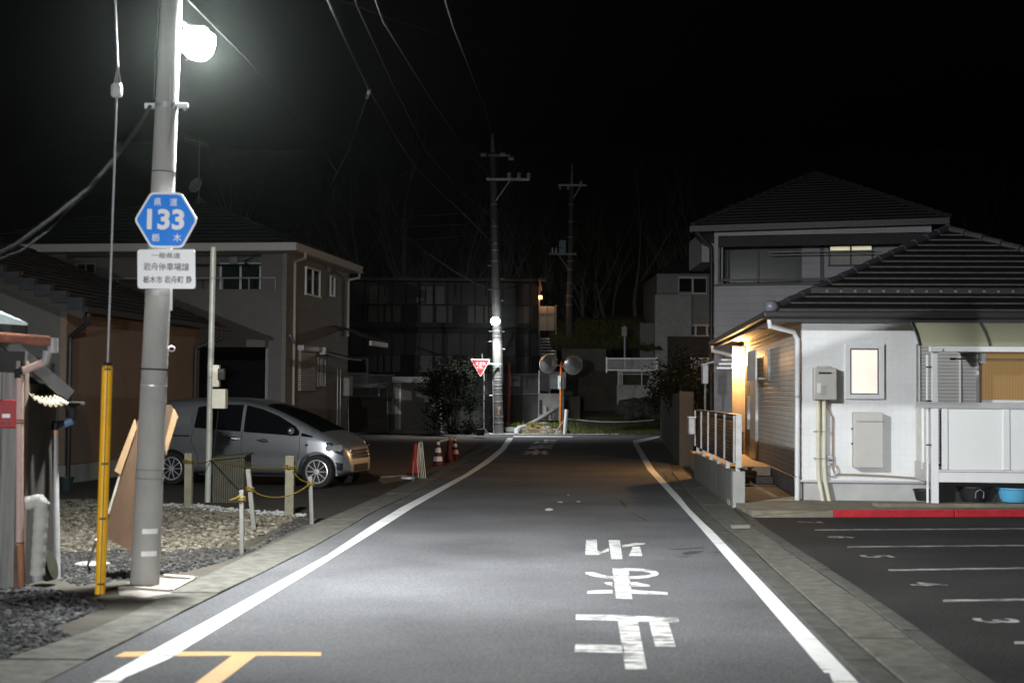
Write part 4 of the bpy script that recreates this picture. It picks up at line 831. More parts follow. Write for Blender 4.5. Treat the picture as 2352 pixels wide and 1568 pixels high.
props(MB().tube([p2 + Vector((0,0,h2-.03)), p3 + Vector((0,0,h3-.02))], .018, 8).tube([p3 + Vector((0,0,h3-.02)), p4 + Vector((0,0,h4-.02))], .018, 8).build('cone_bar', white), 'pale bar linking the tops of the three cones', 'barrier bar')
t = thing('rope_post', 'thin post bundled with pale rope behind the orange red cone', 'post', gp(968, 1100)); p = gp(966, 1100)
MB().tube([p, at(967, 1012, p.y)], .025, 8).build('post', stk, t)
b = MB()
for k in range(5): b.tube([at(966+2*k-4, 1016, p.y) , at(964+4*k-6, 1060, p.y-.05), at(966+4*k-4, 1098, p.y-.04)], .009, 5)
b.build('rope_bundle', mat('pale_rope', (.4,.37,.3), .9), t)
props(MB().tube([gp(948, 1107), at(950, 1058, gp(948, 1107).y)], .012, 6).build('stick', stk), 'thin stick standing in front of the orange red cone', 'stick')
props(MB(frame(gp(937, 1100))).lathe([(.13,0),(.15,.02),(.12,.045)], n=16).build('dish', white), 'pale round dish on the ground beside the orange red cone', 'dish')
props(MB().bar(gp(870, 1098), gp(930, 1094), .09, .07).build('kerb_stone', conc_dark), 'low concrete bar on the ground left of the cones', 'kerb stone')
# ------------------------------------------------------------------ beyond the junction
def zat(x, y, Y): return at(x, y, Y).z
b = MB(); b.add([(-90,66.4,1.62),(3.2,66.4,1.62),(3.2,110,1.62),(-90,110,1.62),(-90,66.4,-.2),(3.2,66.4,-.2),(3.2,110,-.2),(-90,110,-.2)], [(0,1,2,3),(4,5,1,0),(5,6,2,1),(4,0,3,7)])
struct(b.build('upper_ground', soil), 'raised ground of the apartment lot above the retaining wall')
rw_m = mat('dark_wall_concrete', (.085,.085,.082), .9, var=.35, scale=1.2, bump=.3)
rw = MB(); xa, xb = at(1063, 950, 66).x, at(1262, 950, 66).x
rw.bx(xa-30, xb, 66, 66.35, -.1, 1.66); props(rw.build('retaining_wall', rw_m), 'dark concrete retaining wall behind the far pole', 'wall')
bank = mat('bank_grass_soil', (.06,.065,.03), .95, var=.5, scale=1.2, bump=.8, bscale=14)
b = MB(); q = random.Random(5); rows = []
for j in range(13):
    y = 62.9 + j * .55; row = []
    for i in range(30):
        x = 1.6 + i * 1.1; t = j / 12; row.append((x, y, -.02 + .95*t*t*(3-2*t) + q.uniform(-.04, .06) * (0 < j)))
    rows.append(row)
b.grid(rows); struct(b.build('grass_bank', bank, smooth=80), 'dark grassy bank on the right beyond the junction')
b = MB(); b.add([(3.3,70,2.85),(60,70,2.85),(60,130,4),(3.3,130,4),(3.3,70,0),(60,70,0)], [(0,1,2,3),(4,5,1,0)]); b.add([(3.3,70,0),(3.3,70,2.85),(3.3,130,4),(3.3,130,0)], [(0,1,2,3)])
struct(b.build('terrace_ground', soil), 'raised terrace of earth under the far right house')
b = MB(); rows = []
for j in range(24):
    y = 108 + j * 8; row = []
    for i in range(40):
        x = -130 + i * 6.8; row.append((x, y, 1.0 + 44*(1-math.exp(-((j)/9.0)**1.5)) + 2*math.sin(i*.7+j) + (0 if j else -2)))
    rows.append(row)
b.grid(rows); struct(b.build('hill', mat('hill_earth', (.035,.032,.024), .95, var=.4, scale=.2), smooth=80), 'dark wooded hillside behind the apartments')
# far utility pole with lamp and stop sign
fp = gp(1145, 997); fp = Vector((fp.x, 61.0, 0)); ft = at(1131, 308, 61)
fu = thing('utility_pole', 'tall dark pole with insulators standing beyond the junction with a lamp', 'utility pole', fp); fd = (ft - fp).normalized(); FLEN = (ft - fp).length
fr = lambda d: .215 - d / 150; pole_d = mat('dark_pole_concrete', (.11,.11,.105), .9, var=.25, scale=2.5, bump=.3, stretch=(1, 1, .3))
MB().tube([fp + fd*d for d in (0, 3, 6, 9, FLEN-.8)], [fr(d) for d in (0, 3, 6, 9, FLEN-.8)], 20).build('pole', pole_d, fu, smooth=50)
MB().tube([fp + fd*(FLEN-.8), fp + fd*(FLEN+.0)], [.1, .05], 12).build('pole_cap', steel, fu, smooth=50)
fyd = lambda y: (at(1140, y, 61) - fp).dot(fd)
for y in (772, 842, 866, 872, 884, 892, 905, 922, 957, 970, 560, 575, 520, 470, 415, 600, 760): MB().tube([fp + fd*(fyd(y)-.02), fp + fd*(fyd(y)+.02)], [fr(fyd(y))+.012]*2, 18).build('band', steel, fu)
for k, y in enumerate((761, 761, 784, 801, 908, 690, 665, 640, 610)):
    s = (-1, 1, -1, 1, -1, 1, -1, 1, -1)[k]; c = fp + fd*fyd(y) + Vector((s*(fr(fyd(y))), 0, 0)); MB().tube([c, c + Vector((s*.16, 0, 0))], .016, 6).build('step_bolt', steel, fu)
ca = fyd(413); c = fp + fd*ca
MB().bx(c.x-.3, c.x+1.55, 60.8, 60.9, c.z-.05, c.z+.05).build('crossarm', steel, fu); MB().bar((c.x+.75, 60.85, c.z), (c.x+.1, 60.88, c.z-.95), .05, .03).build('arm_brace', steel, fu)
ins = mat('insulator_porcelain', (.6,.6,.58), .3)
for k in range(3): MB(Matrix.Translation((c.x+.68+.42*k, 60.85, c.z+.05))).lathe([(.03,0),(.09,.03),(.09,.07),(.05,.1),(.095,.13),(.095,.17),(.06,.24)], n=14).build('insulator', ins, fu, smooth=40)
c = fp + fd*fyd(358); MB().bx(c.x-.2, c.x+.75, 60.78, 60.86, c.z-.05, c.z+.03).build('crossarm', steel_dull, fu)
for dx, dz in ((-.42,.0),(.42,.02),(.78,-.15)): MB(Matrix.Translation((c.x+dx-.12, 60.75, c.z+dz)) @ Matrix.Rotation(rad(90),4,'Y')).lathe([(.03,0)]+[(.1 if k%2 else .05, .03+.04*k) for k in range(6)]+[(.03,.26)], n=14).build('insulator', ins, fu, smooth=40)
MB().tube([fp + fd*d + Vector((fr(d)+.02,-.05,0)) for d in (2.2, 4, 7, 10)], .025, 8).build('conduit', wire_l, fu)
MB().tube([fp + fd*d + Vector((-fr(d)-.0,-.06,0)) for d in (.0, 1.2, 2.4)], .018, 8).build('ground_wire', steel, fu)
MB().prism([at(x, y, 60.76) for x, y in ((1142,933),(1150,934),(1150,938),(1147,942),(1148,952),(1144,953),(1144,944))], (0,.01,0)).build('torn_notice', mat('torn_paper', (.35,.22,.16), .9, var=.5, scale=30), fu)
LF = Vector((at(1138, 748, 60.4).x, 60.35, zat(1138, 742, 60.4)))
l3 = thing('street_lamp', 'small bright street lamp fixed to the far pole above the stop sign', 'street lamp', LF)
MB().bar((LF.x, 60.9, LF.z+.12), (LF.x, 59.9, LF.z+.18), .05, .05).build('arm', steel, l3)
MB().bx(LF.x-.12, LF.x+.12, 59.75, 60.05, LF.z+.2, LF.z+.25).build('housing', white_al, l3, bevel=.02); MB(Matrix.Translation((LF.x, 59.82, LF.z+.05))).lathe([(.03,-.16),(.12,-.13),(.19,-.03),(.19,.04),(.12,.12),(.04,.15)], n=16).build('diffuser', glow('lamp_glow_far', (.97, 1, 1), 160), l3, smooth=50)
lo3 = lamp_light('lamp_light', l3, Vector((LF.x, 59.82, LF.z-.17)), LAMP_FAR, (.96, 1, 1), .05)
sp3 = bpy.data.lights.new('beam', 'SPOT'); sp3.energy = LAMP_FAR; sp3.color = (.96, 1, 1); sp3.shadow_soft_size = .05; sp3.spot_size = rad(140); sp3.spot_blend = .5; lo3.data = sp3
# stop sign
YS = 60.35; st = thing('stop_sign', 'red triangular stop sign with white lettering fixed to the far pole', 'stop sign', at(1104, 865, YS))
T3 = [(1080.5,824),(1126.5,825),(1103.6,866)]
redr = mat('sign_red', (.75, .02, .02), .3, var=.03, bump=0); MB().prism(rounded([at(x, y, YS) for x, y in T3], .07), (0,.015,0)).build('sign_border', swhite, st)
cx3, cy3 = 1103.6, 838; MB().prism(rounded([at(cx3+(x-cx3)*.9, cy3+(y-cy3)*.9, YS-.006) for x, y in T3], .05), (0,.004,0)).build('sign_face', redr, st)
k = YS / FPX
text('止まれ', 'lettering', swhite, st, at(1104, 834.5, YS-.01), (1,0,0), (0,0,1), 8.2*k, 23*k, .0); text('STOP', 'lettering', swhite, st, at(1103.6, 843.5, YS-.01), (1,0,0), (0,0,1), 5.8*k, 16.5*k, .0)
MB().bar(at(1112, 834, 60.5), at(1146, 836, 60.7), .05, .07).build('bracket', steel, st); MB().tube([fp + fd*(fyd(836)-.06), fp + fd*(fyd(836)+.05)], [fr(3)+.02]*2, 16).build('clamp', steel, st)
gp_ = thing('steel_post', 'thin bent grey post standing behind the stop sign', 'post', at(1110, 990, 57.5))
MB().tube([at(1107, 812, 61.8), at(1112, 870, 61), at(1111, 950, 60.8), at(1111, 982, 60.6), at(1126, 1002, 60.3)], .035, 8).build('post', mat('dark_steel', (.08,.08,.08), .7), gp_, smooth=50)
props(MB().bx(*bxp(1094, 985, 1112, 1000, 55, .5)).build('rubber_block', rubber, bevel=.03), 'dark block at the corner where the bent post stands', 'block')
orange = mat('orange_steel', (.52, .14, .02), .5, var=.15, scale=12); orange_d = mat('faded_orange_steel', (.36, .06, .025), .6, var=.3, scale=8)
props(MB().tube([at(1168, 985, 63.5) , at(1170, 834, 63.5)], .06, 12).build('orange_post', orange_d, smooth=50), 'plain faded orange post just right of the far pole', 'post')
# mirrors
mz = .28; mp0 = at(1287, 978, 61.8); mt0 = at(1289, 830, 61.8)
mi = thing('traffic_mirror', 'pair of round convex mirrors on one orange post', 'traffic mirror', Vector((mp0.x, 61.8, 0)))
MB().tube([Vector((mp0.x,61.8,0)), mt0], .055, 14).build('post', orange, mi, smooth=50)
mirror_m = mat('mirror_face', (.6,.61,.62), .22, .75, var=0.0, bump=0)
for x, y, yaw, pit in ((1259, 835, 26, 9), (1316, 838, 14, 9)):
    c = at(x, y, 61.6); Mm = Matrix.Translation(c) @ Matrix.Rotation(rad(yaw), 4, 'Z') @ Matrix.Rotation(rad(90+pit), 4, 'X')
    MB(Mm).lathe([(.001,-.16),(.2,-.13),(.36,-.07),(.405,-.01)], n=36, cap=False).build('back_shell', steel, mi, smooth=50); MB(Mm).lathe([(.4,-.015),(.42,-.015),(.42,.025),(.402,.025)], n=36, cap=False).build('rim', mat('mirror_rim', (.5,.36,.27), .5), mi, smooth=50); MB(Mm).grid([[Vector((.425*math.cos(a), .425*math.sin(a), z)) for a in [rad(25+10*i) for i in range(14)]] for z in (-.01, .17)]).build('hood', mat('hood_grey', (.3,.17,.09), .5), mi, smooth=60)
    MB(Mm).lathe([(.001,.075),(.1,.07),(.2,.056),(.3,.034),(.402,.002)], n=40, cap=False).build('mirror_face', mirror_m, mi, smooth=60)
    MB().bar(c + Vector((0,.12,-.02)), Vector((mt0.x, 61.8, c.z-.08)), .05, .05).build('bracket', steel_dull, mi)
pl = MB().prism(rounded([at(x, y, 61.65) for x, y in ((1281.5,863),(1288,863),(1288,892),(1281.5,892))], .03), (0,.012,0)).build('plate', mat('pale_plate', (.62,.72,.7), .5), mi)
MB().prism([at(x, y, 61.64) for x, y in ((1284,876),(1287,876),(1287,889),(1284,889))], (0,.004,0)).build('plate_stripe', mat('pale_blue_stripe', (.25,.45,.5), .5), mi)
props(MB().tube([at(1293, 975, 61.9), at(1293, 870, 61.9)], .022, 8).build('thin_pole', white), 'slim white pole just right of the mirror post', 'pole')
wpz = at(1300, 995, 60.9); props(MB().tube([Vector((wpz.x-.05,60.9,-.02)), at(1301.5, 940, 60.9)], .08, 14).build('white_post', white, smooth=50), 'stout white post holding the end of a slack rope', 'post')
cable('rope', [at(1276,992,61.5), at(1290,972,61.2), at(1299,962,60.85)] + sag(at(1303,961,60.85), at(1502,964,62.5), .12), .022, mat('white_rope', (.5,.5,.48), .8), 'slack white rope running right from the white post', 'rope')
q = random.Random(11); rk = [island('rock_%s' % n, c) for n, c in (('brown', [(.2,.11,.06),(.28,.17,.1)]), ('ochre', [(.28,.21,.1),(.2,.16,.09)]), ('grey', [(.18,.17,.15),(.26,.25,.22)]))]
for x, y, r in ((1202,991,.2),(1213,985,.22),(1225,990,.2),(1236,984,.18),(1243,991,.2),(1256,986,.22),(1264,992,.17),(1277,990,.18),(1231,977,.16),(1250,975,.18),(1219,976,.17),(1283,994,.15),(1210,994,.14),(1250,994,.15)):
    props(MB().blob(at(x, y, 61.3 + (992-y)*.05), r*1.0, (1.25,.8,.75), int(x), 2, .22).build('rock', rk[int(x) % 3]), 'rough brown stone in the pile at the foot of the mirror post', 'rock', 'rocks at the foot of the mirror post')
b = MB(); b.blob((at(1245, 985, 62.3).x, 62.4, .05), .6, (2.2,.8,.65), 4, 3, .1); struct(b.build('mound', bank, smooth=80), 'small earth mound under the mirror post')
def leaves(n, fn, s0, s1, seed, b=None):
    b = b or MB(); q = random.Random(seed)
    for _ in range(n):
        p = fn(q); u = Vector((q.gauss(0,1), q.gauss(0,1), q.gauss(0,.6))).normalized(); v = u.orthogonal().normalized(); v = (v*math.cos(a := q.uniform(0,6.3)) + u.cross(v)*math.sin(a)); s = q.uniform(s0, s1)
        b.add([p - u*s, p + v*s*.45, p + u*s, p - v*s*.45], [(0,1,2,3)])
    return b
grass_m = island('grass_blades', [(.05,.08,.02),(.12,.16,.035),(.18,.2,.05),(.09,.09,.03)])
def blades(n, fn, h0, h1, seed):
    b = MB(); q = random.Random(seed)
    for _ in range(n):
        p = fn(q); h = q.uniform(h0, h1); a = q.uniform(0, 6.3); d = Vector((math.cos(a), math.sin(a), 0)); w = d.orthogonal() * .012; l = Vector((q.uniform(-.5,.5), q.uniform(-.5,.5), 1)) * h
        b.add([p - w, p + w, p + l], [(0,1,2)])
    return b
mx0 = at(1245, 985, 62.3).x
props(blades(1600, lambda q: Vector((mx0 + q.gauss(0,.65), 62.1 + q.gauss(0,.28), .12 + q.uniform(0,.28))), .06, .2, 3).build('grass', grass_m, fix=False), 'tufts of green weeds growing among the brown stones', 'grass', kind='stuff')
props(blades(5200, lambda q: Vector((q.uniform(2.2, 8.5), (y := q.uniform(62.7, 67)), -.0 + .95*(((y-62.9)/6.6 if y > 62.9 else 0)**2)*1.6)), .05, .16, 4).build('grass', grass_m, fix=False), 'rough grass on the bank right of the white post', 'grass', kind='stuff')
pv = mat('grey_pipe', (.45,.45,.44), .6, var=.1)
dr = thing('drain_pipe', 'fat grey drain pipe with an elbow lying left of the stone pile', 'pipe', at(1190, 997, 61))
MB().tube([at(1186, 997, 60.9), at(1186, 988, 61), at(1192, 983, 61.2), at(1206, 980, 61.8)], .11, 14).build('elbow', pv, dr, smooth=60); MB().tube([at(1202, 982, 61.7), at(1240, 962, 64), at(1290, 930, 66)], .1, 12).build('pipe', pv, dr, smooth=60)
props(MB().bx(*bxp(1160, 981, 1184, 992, 61.6, .6)).build('concrete_block', conc_dark, bevel=.02), 'low concrete block at the foot of the orange post', 'block')
ws = thing('pump_cabinet', 'small pale concrete wall with grey pipes below the corrugated panels', 'wall', at(1245, 960, 65.7))
MB().bx(*bxp(1236, 903, 1290, 965, 65.5, .3)).build('wall', concrete, ws); MB().bx(*bxp(1239, 918, 1245, 950, 65.45, .1)).build('opening', black, ws); MB().tube([at(1252, 958, 65.3), at(1252, 931, 65.3)], .09, 12).build('pipe', pv, ws); MB().tube([at(1263, 955, 65.3), at(1263, 943, 65.3)], .06, 12).build('pipe', pv, ws)
# mesh fence, sign, corrugated panels
def bars(x0, x1, ytop, ybot, Y, n, m, name, label, r=.012, posts=5):
    t = thing(name, label, 'fence', at(x0, ybot, Y)); b = MB()
    for i in range(n): x = x0 + (x1-x0)*i/(n-1); b.bar(at(x, ytop+1, Y), at(x, ybot-1, Y), r*1.6, r*1.6)
    b.build('bars', m, t); b = MB()
    for y in (ytop, ybot - 1.5): b.bar(at(x0, y, Y), at(x1, y, Y), .05, .05)
    b.build('rails', m, t)
    for i in range(posts): x = x0 + (x1-x0)*i/(posts-1); MB().bar(at(x, ytop-3, Y-.03), at(x, ybot+5, Y-.03), .06, .06).build('post', m, t)
    return t
fgrey = mat('fence_grey', (.2,.2,.2), .5, .3, var=.1)
bars(1058, 1237, 859, 906, 66.2, 74, fgrey, 'mesh_fence', 'grey barred fence on the retaining wall behind the far pole', posts=4)
bars(798, 905, 861, 907, 66.2, 44, fgrey, 'mesh_fence', 'dim barred fence in front of the parked van', posts=3)
bd = thing('notice_board', 'faded white notice board hung on the barred fence', 'sign', at(1183, 886, 66)); MB().prism(rounded([at(x, y, 66.05) for x, y in ((1172,863),(1196,864),(1195,887),(1172,886))], .06), (0,.02,0)).build('board', mat('faded_board', (.36,.36,.36), .6, var=.25, scale=9), bd)
MB().prism([at(1184 + 9*math.cos(a), 872 + 5*math.sin(a), 66.03) for a in [i*.45 for i in range(14)]], (0,.01,0)).build('faded_oval', mat('faded_oval', (.16,.16,.16), .6), bd)
corr = tiles('corrugated_white', (.5,.5,.5), (.3,.3,.3), 20, .08, .02, .5, .8)
MB_ = thing('corrugated_screen', 'pair of white corrugated panels at the end of the barred fence', 'screen', at(1255, 898, 65.9))
MB().prism([at(1238,852,65.6), at(1262,855,66.6), at(1262,900,66.6), at(1238,897,65.6)], (.03,0,0)).build('panel', corr, MB_); MB().bx(*bxp(1263, 853, 1300, 893, 66.7, .03)).build('panel', corr, MB_)
b = MB()
for x, y0, y1 in ((1238,850,908),(1262,853,902),(1284,862,896)): b.bar(at(x, y0, 65.6 if x < 1250 else 66.6), at(x, y1, 65.6 if x < 1250 else 66.6), .05, .05)
b.build('post', steel, MB_)
# apartment block
YA = 80; ap = thing('apartment_building', 'long dark two storey apartment block with screened balconies', 'building', at(1000, 905, YA)); X1 = at(1236, 800, YA).x; X0 = at(700, 800, YA).x
ax = lambda cx: 775.2 + cx / 3.6415
ay = lambda cy_: 574.2 + cy_ / 3.6415
apw = mat('apartment_wall', (.12,.12,.12), .9, var=.15, scale=.8); apd = mat('apartment_dark', (.055,.055,.055), .9); app = mat('apartment_panel', (.2,.2,.19), .7, var=.1)
zt, zm, zb = zat(1000, ay(262), YA), zat(1000, ay(600), YA), 1.5
MB().bx(X0, X1, YA+.9, YA+9, zb, zt-.1).build('wall', apd, ap)
b = MB()
b.bx(X0, X1, YA+.5, YA+.86, zat(0, ay(420), YA), zt - .02); b.bx(X0, X1, YA+.5, YA+.86, zat(0, ay(845), YA), zat(0, ay(665), YA)); b.build('balcony_screen', apw, ap)
MB().bx(X0, X1+.3, YA-.2, YA+1, zat(0, ay(620), YA), zat(0, ay(578), YA)).build('floor_slab', apd, ap)
b = MB()
for cx in range(-940, 1640, 116): b.bx(at(ax(cx), 700, YA).x-.05, at(ax(cx), 700, YA).x+.05, YA+.35, YA+.48, zb, zt)
b.build('posts', apd, ap)
for r0y, r1y in ((430,570),(850,990)):
    for c0, c1 in ((-620,-500),(-470,-340),(-180,-60),(-45,85),(250,372),(395,520),(680,805),(822,955),(1090,1215),(1232,1345),(1500,1625)):
        MB().bx(at(ax(c0), 700, YA).x, at(ax(c1), 700, YA).x, YA+.7, YA+.89, zat(0, ay(r1y), YA), zat(0, ay(r0y), YA)).build('window_panel', app, ap)
for c0, c1 in ((-300,-100),(260,420),(660,840)):
    for cc in range(c0, c1, 80): MB().bx(at(ax(cc), 700, YA).x, at(ax(cc+70), 700, YA).x, YA+.35, YA+.45, zat(0, ay(420), YA), zat(0, ay(272), YA)).build('screen_panel', mat('screen_panel', (.24,.24,.24), .7), ap)
MB().prism([(X0, YA-.6, zt), (X1+.4, YA-.6, zt), (X1+.4, YA+10, zt+.25), (X0, YA+10, zt+.25)], (0,0,.18)).build('roof', apd, ap); MB().bx(X0, X1+.4, YA-.72, YA-.61, zt-.02, zt+.12).build('gutter', apw, ap)
for cx in (135, 405, 672, 985, 1240): MB().bx(at(ax(cx), 700, YA).x-.04, at(ax(cx), 700, YA).x+.04, YA-.7, YA-.62, zt-.9, zt).build('downpipe', apd, ap)
# outside stair with warm lamp
ex = thing('outside_stair', 'outdoor stair with a lit landing panel at the end of the apartment block', 'stair', at(1258, 870, 78)); YE = 79
MB().bx(*bxp(ax(1690), ay(470), ax(1815), ay(672), YE-.6, .05)).build('landing_panel', mat('landing_panel', (.5,.45,.36), .6, var=.08), ex)
b = MB()
for cx, y0, y1 in ((1688,300,880),(1752,470,672),(1826,460,900)): b.bar(at(ax(cx), ay(y0), YE-.65), at(ax(cx), ay(y1), YE-.65), .07, .07)
b.bar(at(ax(1690), ay(530), YE-.65), at(ax(1815), ay(530), YE-.65), .05, .05); b.build('frame', steel_dull, ex)
b = MB()
for i in range(7): b.bx(at(ax(1692), 700, YE).x, at(ax(1812), 700, YE).x, YE-.55+.25*i-1.6, YE-.25+.25*i-1.6, zat(0, ay(862-26*i), YE)-.05, zat(0, ay(862-26*i), YE)+.01)
b.build('steps', steel, ex)
warm = glow('warm_lamp', (1, .42, .16), 6); ll = thing('wall_lamp', 'small square wall lamp glowing at the apartment stair', 'lamp', at(ax(1695), ay(410), YE))
MB().bx(*bxp(ax(1682), ay(380), ax(1712), ay(410), YE-.8, .12)).build('diffuser', warm, ll, bevel=.02); MB().bx(*bxp(ax(1676), ay(376), ax(1716), ay(380), YE-.82, .2)).build('housing', black, ll)
lamp_light('lamp_light', ll, at(ax(1740), ay(400), YE-1.1), 14, (1, .45, .18), .1)
MB().prism([at(ax(1682), ay(240), YE-.5), at(ax(1692), ay(236), YE-.5), at(ax(1712), ay(335), YE-.5), at(ax(1702), ay(345), YE-.5)], (.0,.8,.0)).build('soffit_glow_strip', mat('soffit_glow_paint', (.6,.3,.14), .7), ex)  # reddish lamp glow on the soffit, painted as an orange strip
MB().bx(*bxp(ax(1690), ay(225), ax(1720), ay(238), YE-.9, 1.6)).build('stair_roof', apd, ex)
# parked van
FV = frame((at(826, 900, 71).x - .3, 71, 1.62), rad(90+8)); vn = thing('van', 'dim grey boxy van parked behind the barred fence with a red tail light', 'van', M=FV)
vp = mat('van_paint', (.28,.28,.29), .4, .3, var=.05, bump=0)
b = MB(FV); prof = [(0,.35),(0,1.05),(.12,1.85),(.5,1.93),(2.5,1.92),(3.1,1.2),(3.35,1.05),(3.4,.35)]
b.prism([(x, -.74, z) for x, z in prof], (0, 1.48, 0)); b.build('body', vp, vn, bevel=.05)
MB(FV).prism([(-.012,-.62,1.1),(-.012,.62,1.1),(.075,.58,1.75),(.075,-.58,1.75)], (.02,0,0)).build('rear_window', cglass, vn)
for s in (-1, 1):
    MB(FV).bx(-.02, .05, s*.52, s*.73, .5, .62).build('tail_light', mat('van_lens', (.5,.02,.015), .3, bump=0) if s > 0 else glow('tail_lamp', (1,.06,.03), .4), vn); MB(FV).bx(.6, 2.4, s*.742, s*.75, 1.15, 1.7).build('side_window', cglass, vn)
    for x in (.65, 2.7): MB(FV @ Matrix.Translation((x, s*.68, .27)) @ Matrix.Rotation(rad(-90*s),4,'X')).lathe([(.12,-.08),(.27,-.08),(.27,.08),(.12,.08)], n=20).build('wheel', rubber, vn)
MB(FV).bx(-.06, .0, -.72, .72, .38, .58).build('bumper', vp, vn, bevel=.03)
# small shed with door, block wall, carport edge
ts = thing('storage_shed', 'small grey flat roofed storage shed with a pale edged door by the bush', 'shed', at(940, 1000, 60.5))
sgrey = mat('shed_steel', (.17,.17,.155), .6, var=.12); Yt = 60.5
MB().bx(at(906,900,Yt).x, at(1010,900,Yt).x, Yt, Yt+2, .12, zat(0, 870, Yt)).build('wall', sgrey, ts); MB().bx(at(901,900,Yt).x, at(1014,900,Yt).x, Yt-.15, Yt+2.1, zat(0,871,Yt), zat(0,858,Yt)).build('roof', mat('shed_roof', (.26,.26,.25), .6), ts, bevel=.01)
MB().bx(*bxp(909, 876, 919, 986, Yt-.03, .03)).build('door', mat('shed_door', (.36,.36,.35), .6), ts); MB().bx(*bxp(917.5, 876, 920, 986, Yt-.06, .03)).build('door_edge', mat('bright_edge', (.75,.75,.7), .5), ts); MB().bx(*bxp(913, 928, 914.5, 932, Yt-.06, .03)).build('door_handle', chrome, ts)
MB().bx(at(900,900,Yt).x, at(1012,900,Yt).x, Yt-.2, Yt+2, 0, .11).build('plinth', conc_dark, ts)
blk_m = tiles('concrete_blocks', (.11,.11,.1), (.1,.1,.09), .4, .2, .012, .9, .4)
MB().bx(at(770,950,62).x, at(905,950,62).x, 62, 62.15, 0, zat(850, 912, 62)).build('block_wall', blk_m); bw_ = bpy.data.objects['block_wall']; props(bw_, 'low concrete block wall between the pale house and the storage shed', 'wall')
cp = thing('carport', 'thin dark carport roof edge on slim posts above the block wall', 'carport', at(850, 990, 61))
MB().prism([at(796,890,60.6), at(884,890,60.6), at(888,884,63.8), at(800,884,63.8)], (0,0,.12)).build('roof', steel_dull, cp); MB().tube([at(892,1000,60.6), at(889,878,60.6)], .022, 8).build('post', steel_dull, cp); MB().tube([at(800,1000,60.6), at(799,880,60.6)], .022, 8).build('post', steel_dull, cp)
MB().tube([at(886,889,60.5), at(872,890,60.5), at(870,894,60.5), at(870,908,60.5)], .04, 10).build('downpipe', pv, cp, smooth=50)
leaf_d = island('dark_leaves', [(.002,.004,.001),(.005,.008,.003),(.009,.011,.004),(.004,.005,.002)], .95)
def bush(x0, x1, y0, y1, Y, n, label, seed, dpt=1.6, s=.09, name='bush'):
    t = thing(name, label, name, at((x0+x1)/2, y1, Y)); A0, B0 = at(x0, y1, Y), at(x1, y0, Y); q = random.Random(seed)
    cl = [(Vector((q.uniform(A0.x, B0.x), Y + q.uniform(0, dpt), A0.z + (B0.z-A0.z)*q.random()**.8)), q.uniform(.25, .6)) for _ in range(26)]
    def f(q):
        c, r = q.choice(cl); return c + Vector((q.gauss(0,.5), q.gauss(0,.5), q.gauss(0,.45))) * r
    leaves(n, f, s*.5, s, seed+1).build('crown', leaf_d, t, fix=False)
    b = MB()
    for c, r in cl[:12]: b.tube([Vector(((A0.x+B0.x)/2, Y+dpt/2, A0.z-.1)).lerp(c, 0) + Vector((q.uniform(-.2,.2),0,0)), Vector(((A0.x+B0.x)/2, Y+dpt/2, A0.z)).lerp(c, .6) + Vector((0,0,.1)), c], [.03,.02,.008], 5)
    b.build('stems', mat('bark', (.06,.05,.04), .9), t)
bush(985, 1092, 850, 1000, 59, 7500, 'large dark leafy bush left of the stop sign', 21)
# second distant pole
P2 = at(1304, 880, 78); T2 = at(1314, 376, 78); P2.z = 1.5
u2 = thing('utility_pole', 'more distant utility pole carrying a blue grey transformer', 'utility pole', P2); d2 = (T2 - P2).normalized(); L2_ = (T2 - P2).length
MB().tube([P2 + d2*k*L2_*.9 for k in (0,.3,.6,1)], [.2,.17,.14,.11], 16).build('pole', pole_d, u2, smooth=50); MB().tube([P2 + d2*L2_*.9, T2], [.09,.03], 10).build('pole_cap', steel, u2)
f2 = lambda y: P2 + d2 * ((at(1309, y, 78) - P2).dot(d2))
c = f2(427); MB().bx(c.x-.75, c.x+.8, 77.7, 77.8, c.z-.05, c.z+.05).build('crossarm', steel, u2); MB().bar((c.x+.5, 77.75, c.z), (c.x+.1, 77.8, c.z-.7), .04, .04).build('arm_brace', steel, u2)
for dx in (-.65, -.2, .5): MB(Matrix.Translation((c.x+dx, 77.75, c.z-.25 if dx < 0 else c.z+.05))).lathe([(.03,0),(.08,.04),(.08,.1),(.04,.18)], n=12).build('insulator', ins, u2)
MB().bx(*bxp(1284, 551, 1300, 583, 77.3, .45)).build('transformer', mat('blue_grey_enamel', (.2,.29,.34), .5, var=.15), u2, bevel=.03); c = f2(585); MB().bx(c.x-1.2, c.x+.3, 77.4, 77.6, c.z-.06, c.z+.03).build('platform', steel_dull, u2)
MB().bar((c.x-.7, 77.5, c.z), (c.x-.1, 77.8, c.z-.8), .05, .05).build('arm_brace', steel_dull, u2)
for dx in (-1.0, -.8): MB(Matrix.Translation((c.x+dx, 77.5, c.z+.03))).lathe([(.05,0),(.05,.25),(.03,.32)], n=10).build('cutout', ins, u2)
for y in (470, 510, 545, 600, 620, 650, 680, 700): MB().tube([f2(y)-d2*.03, f2(y)+d2*.03], [.19]*2, 14).build('band', steel_dull, u2)
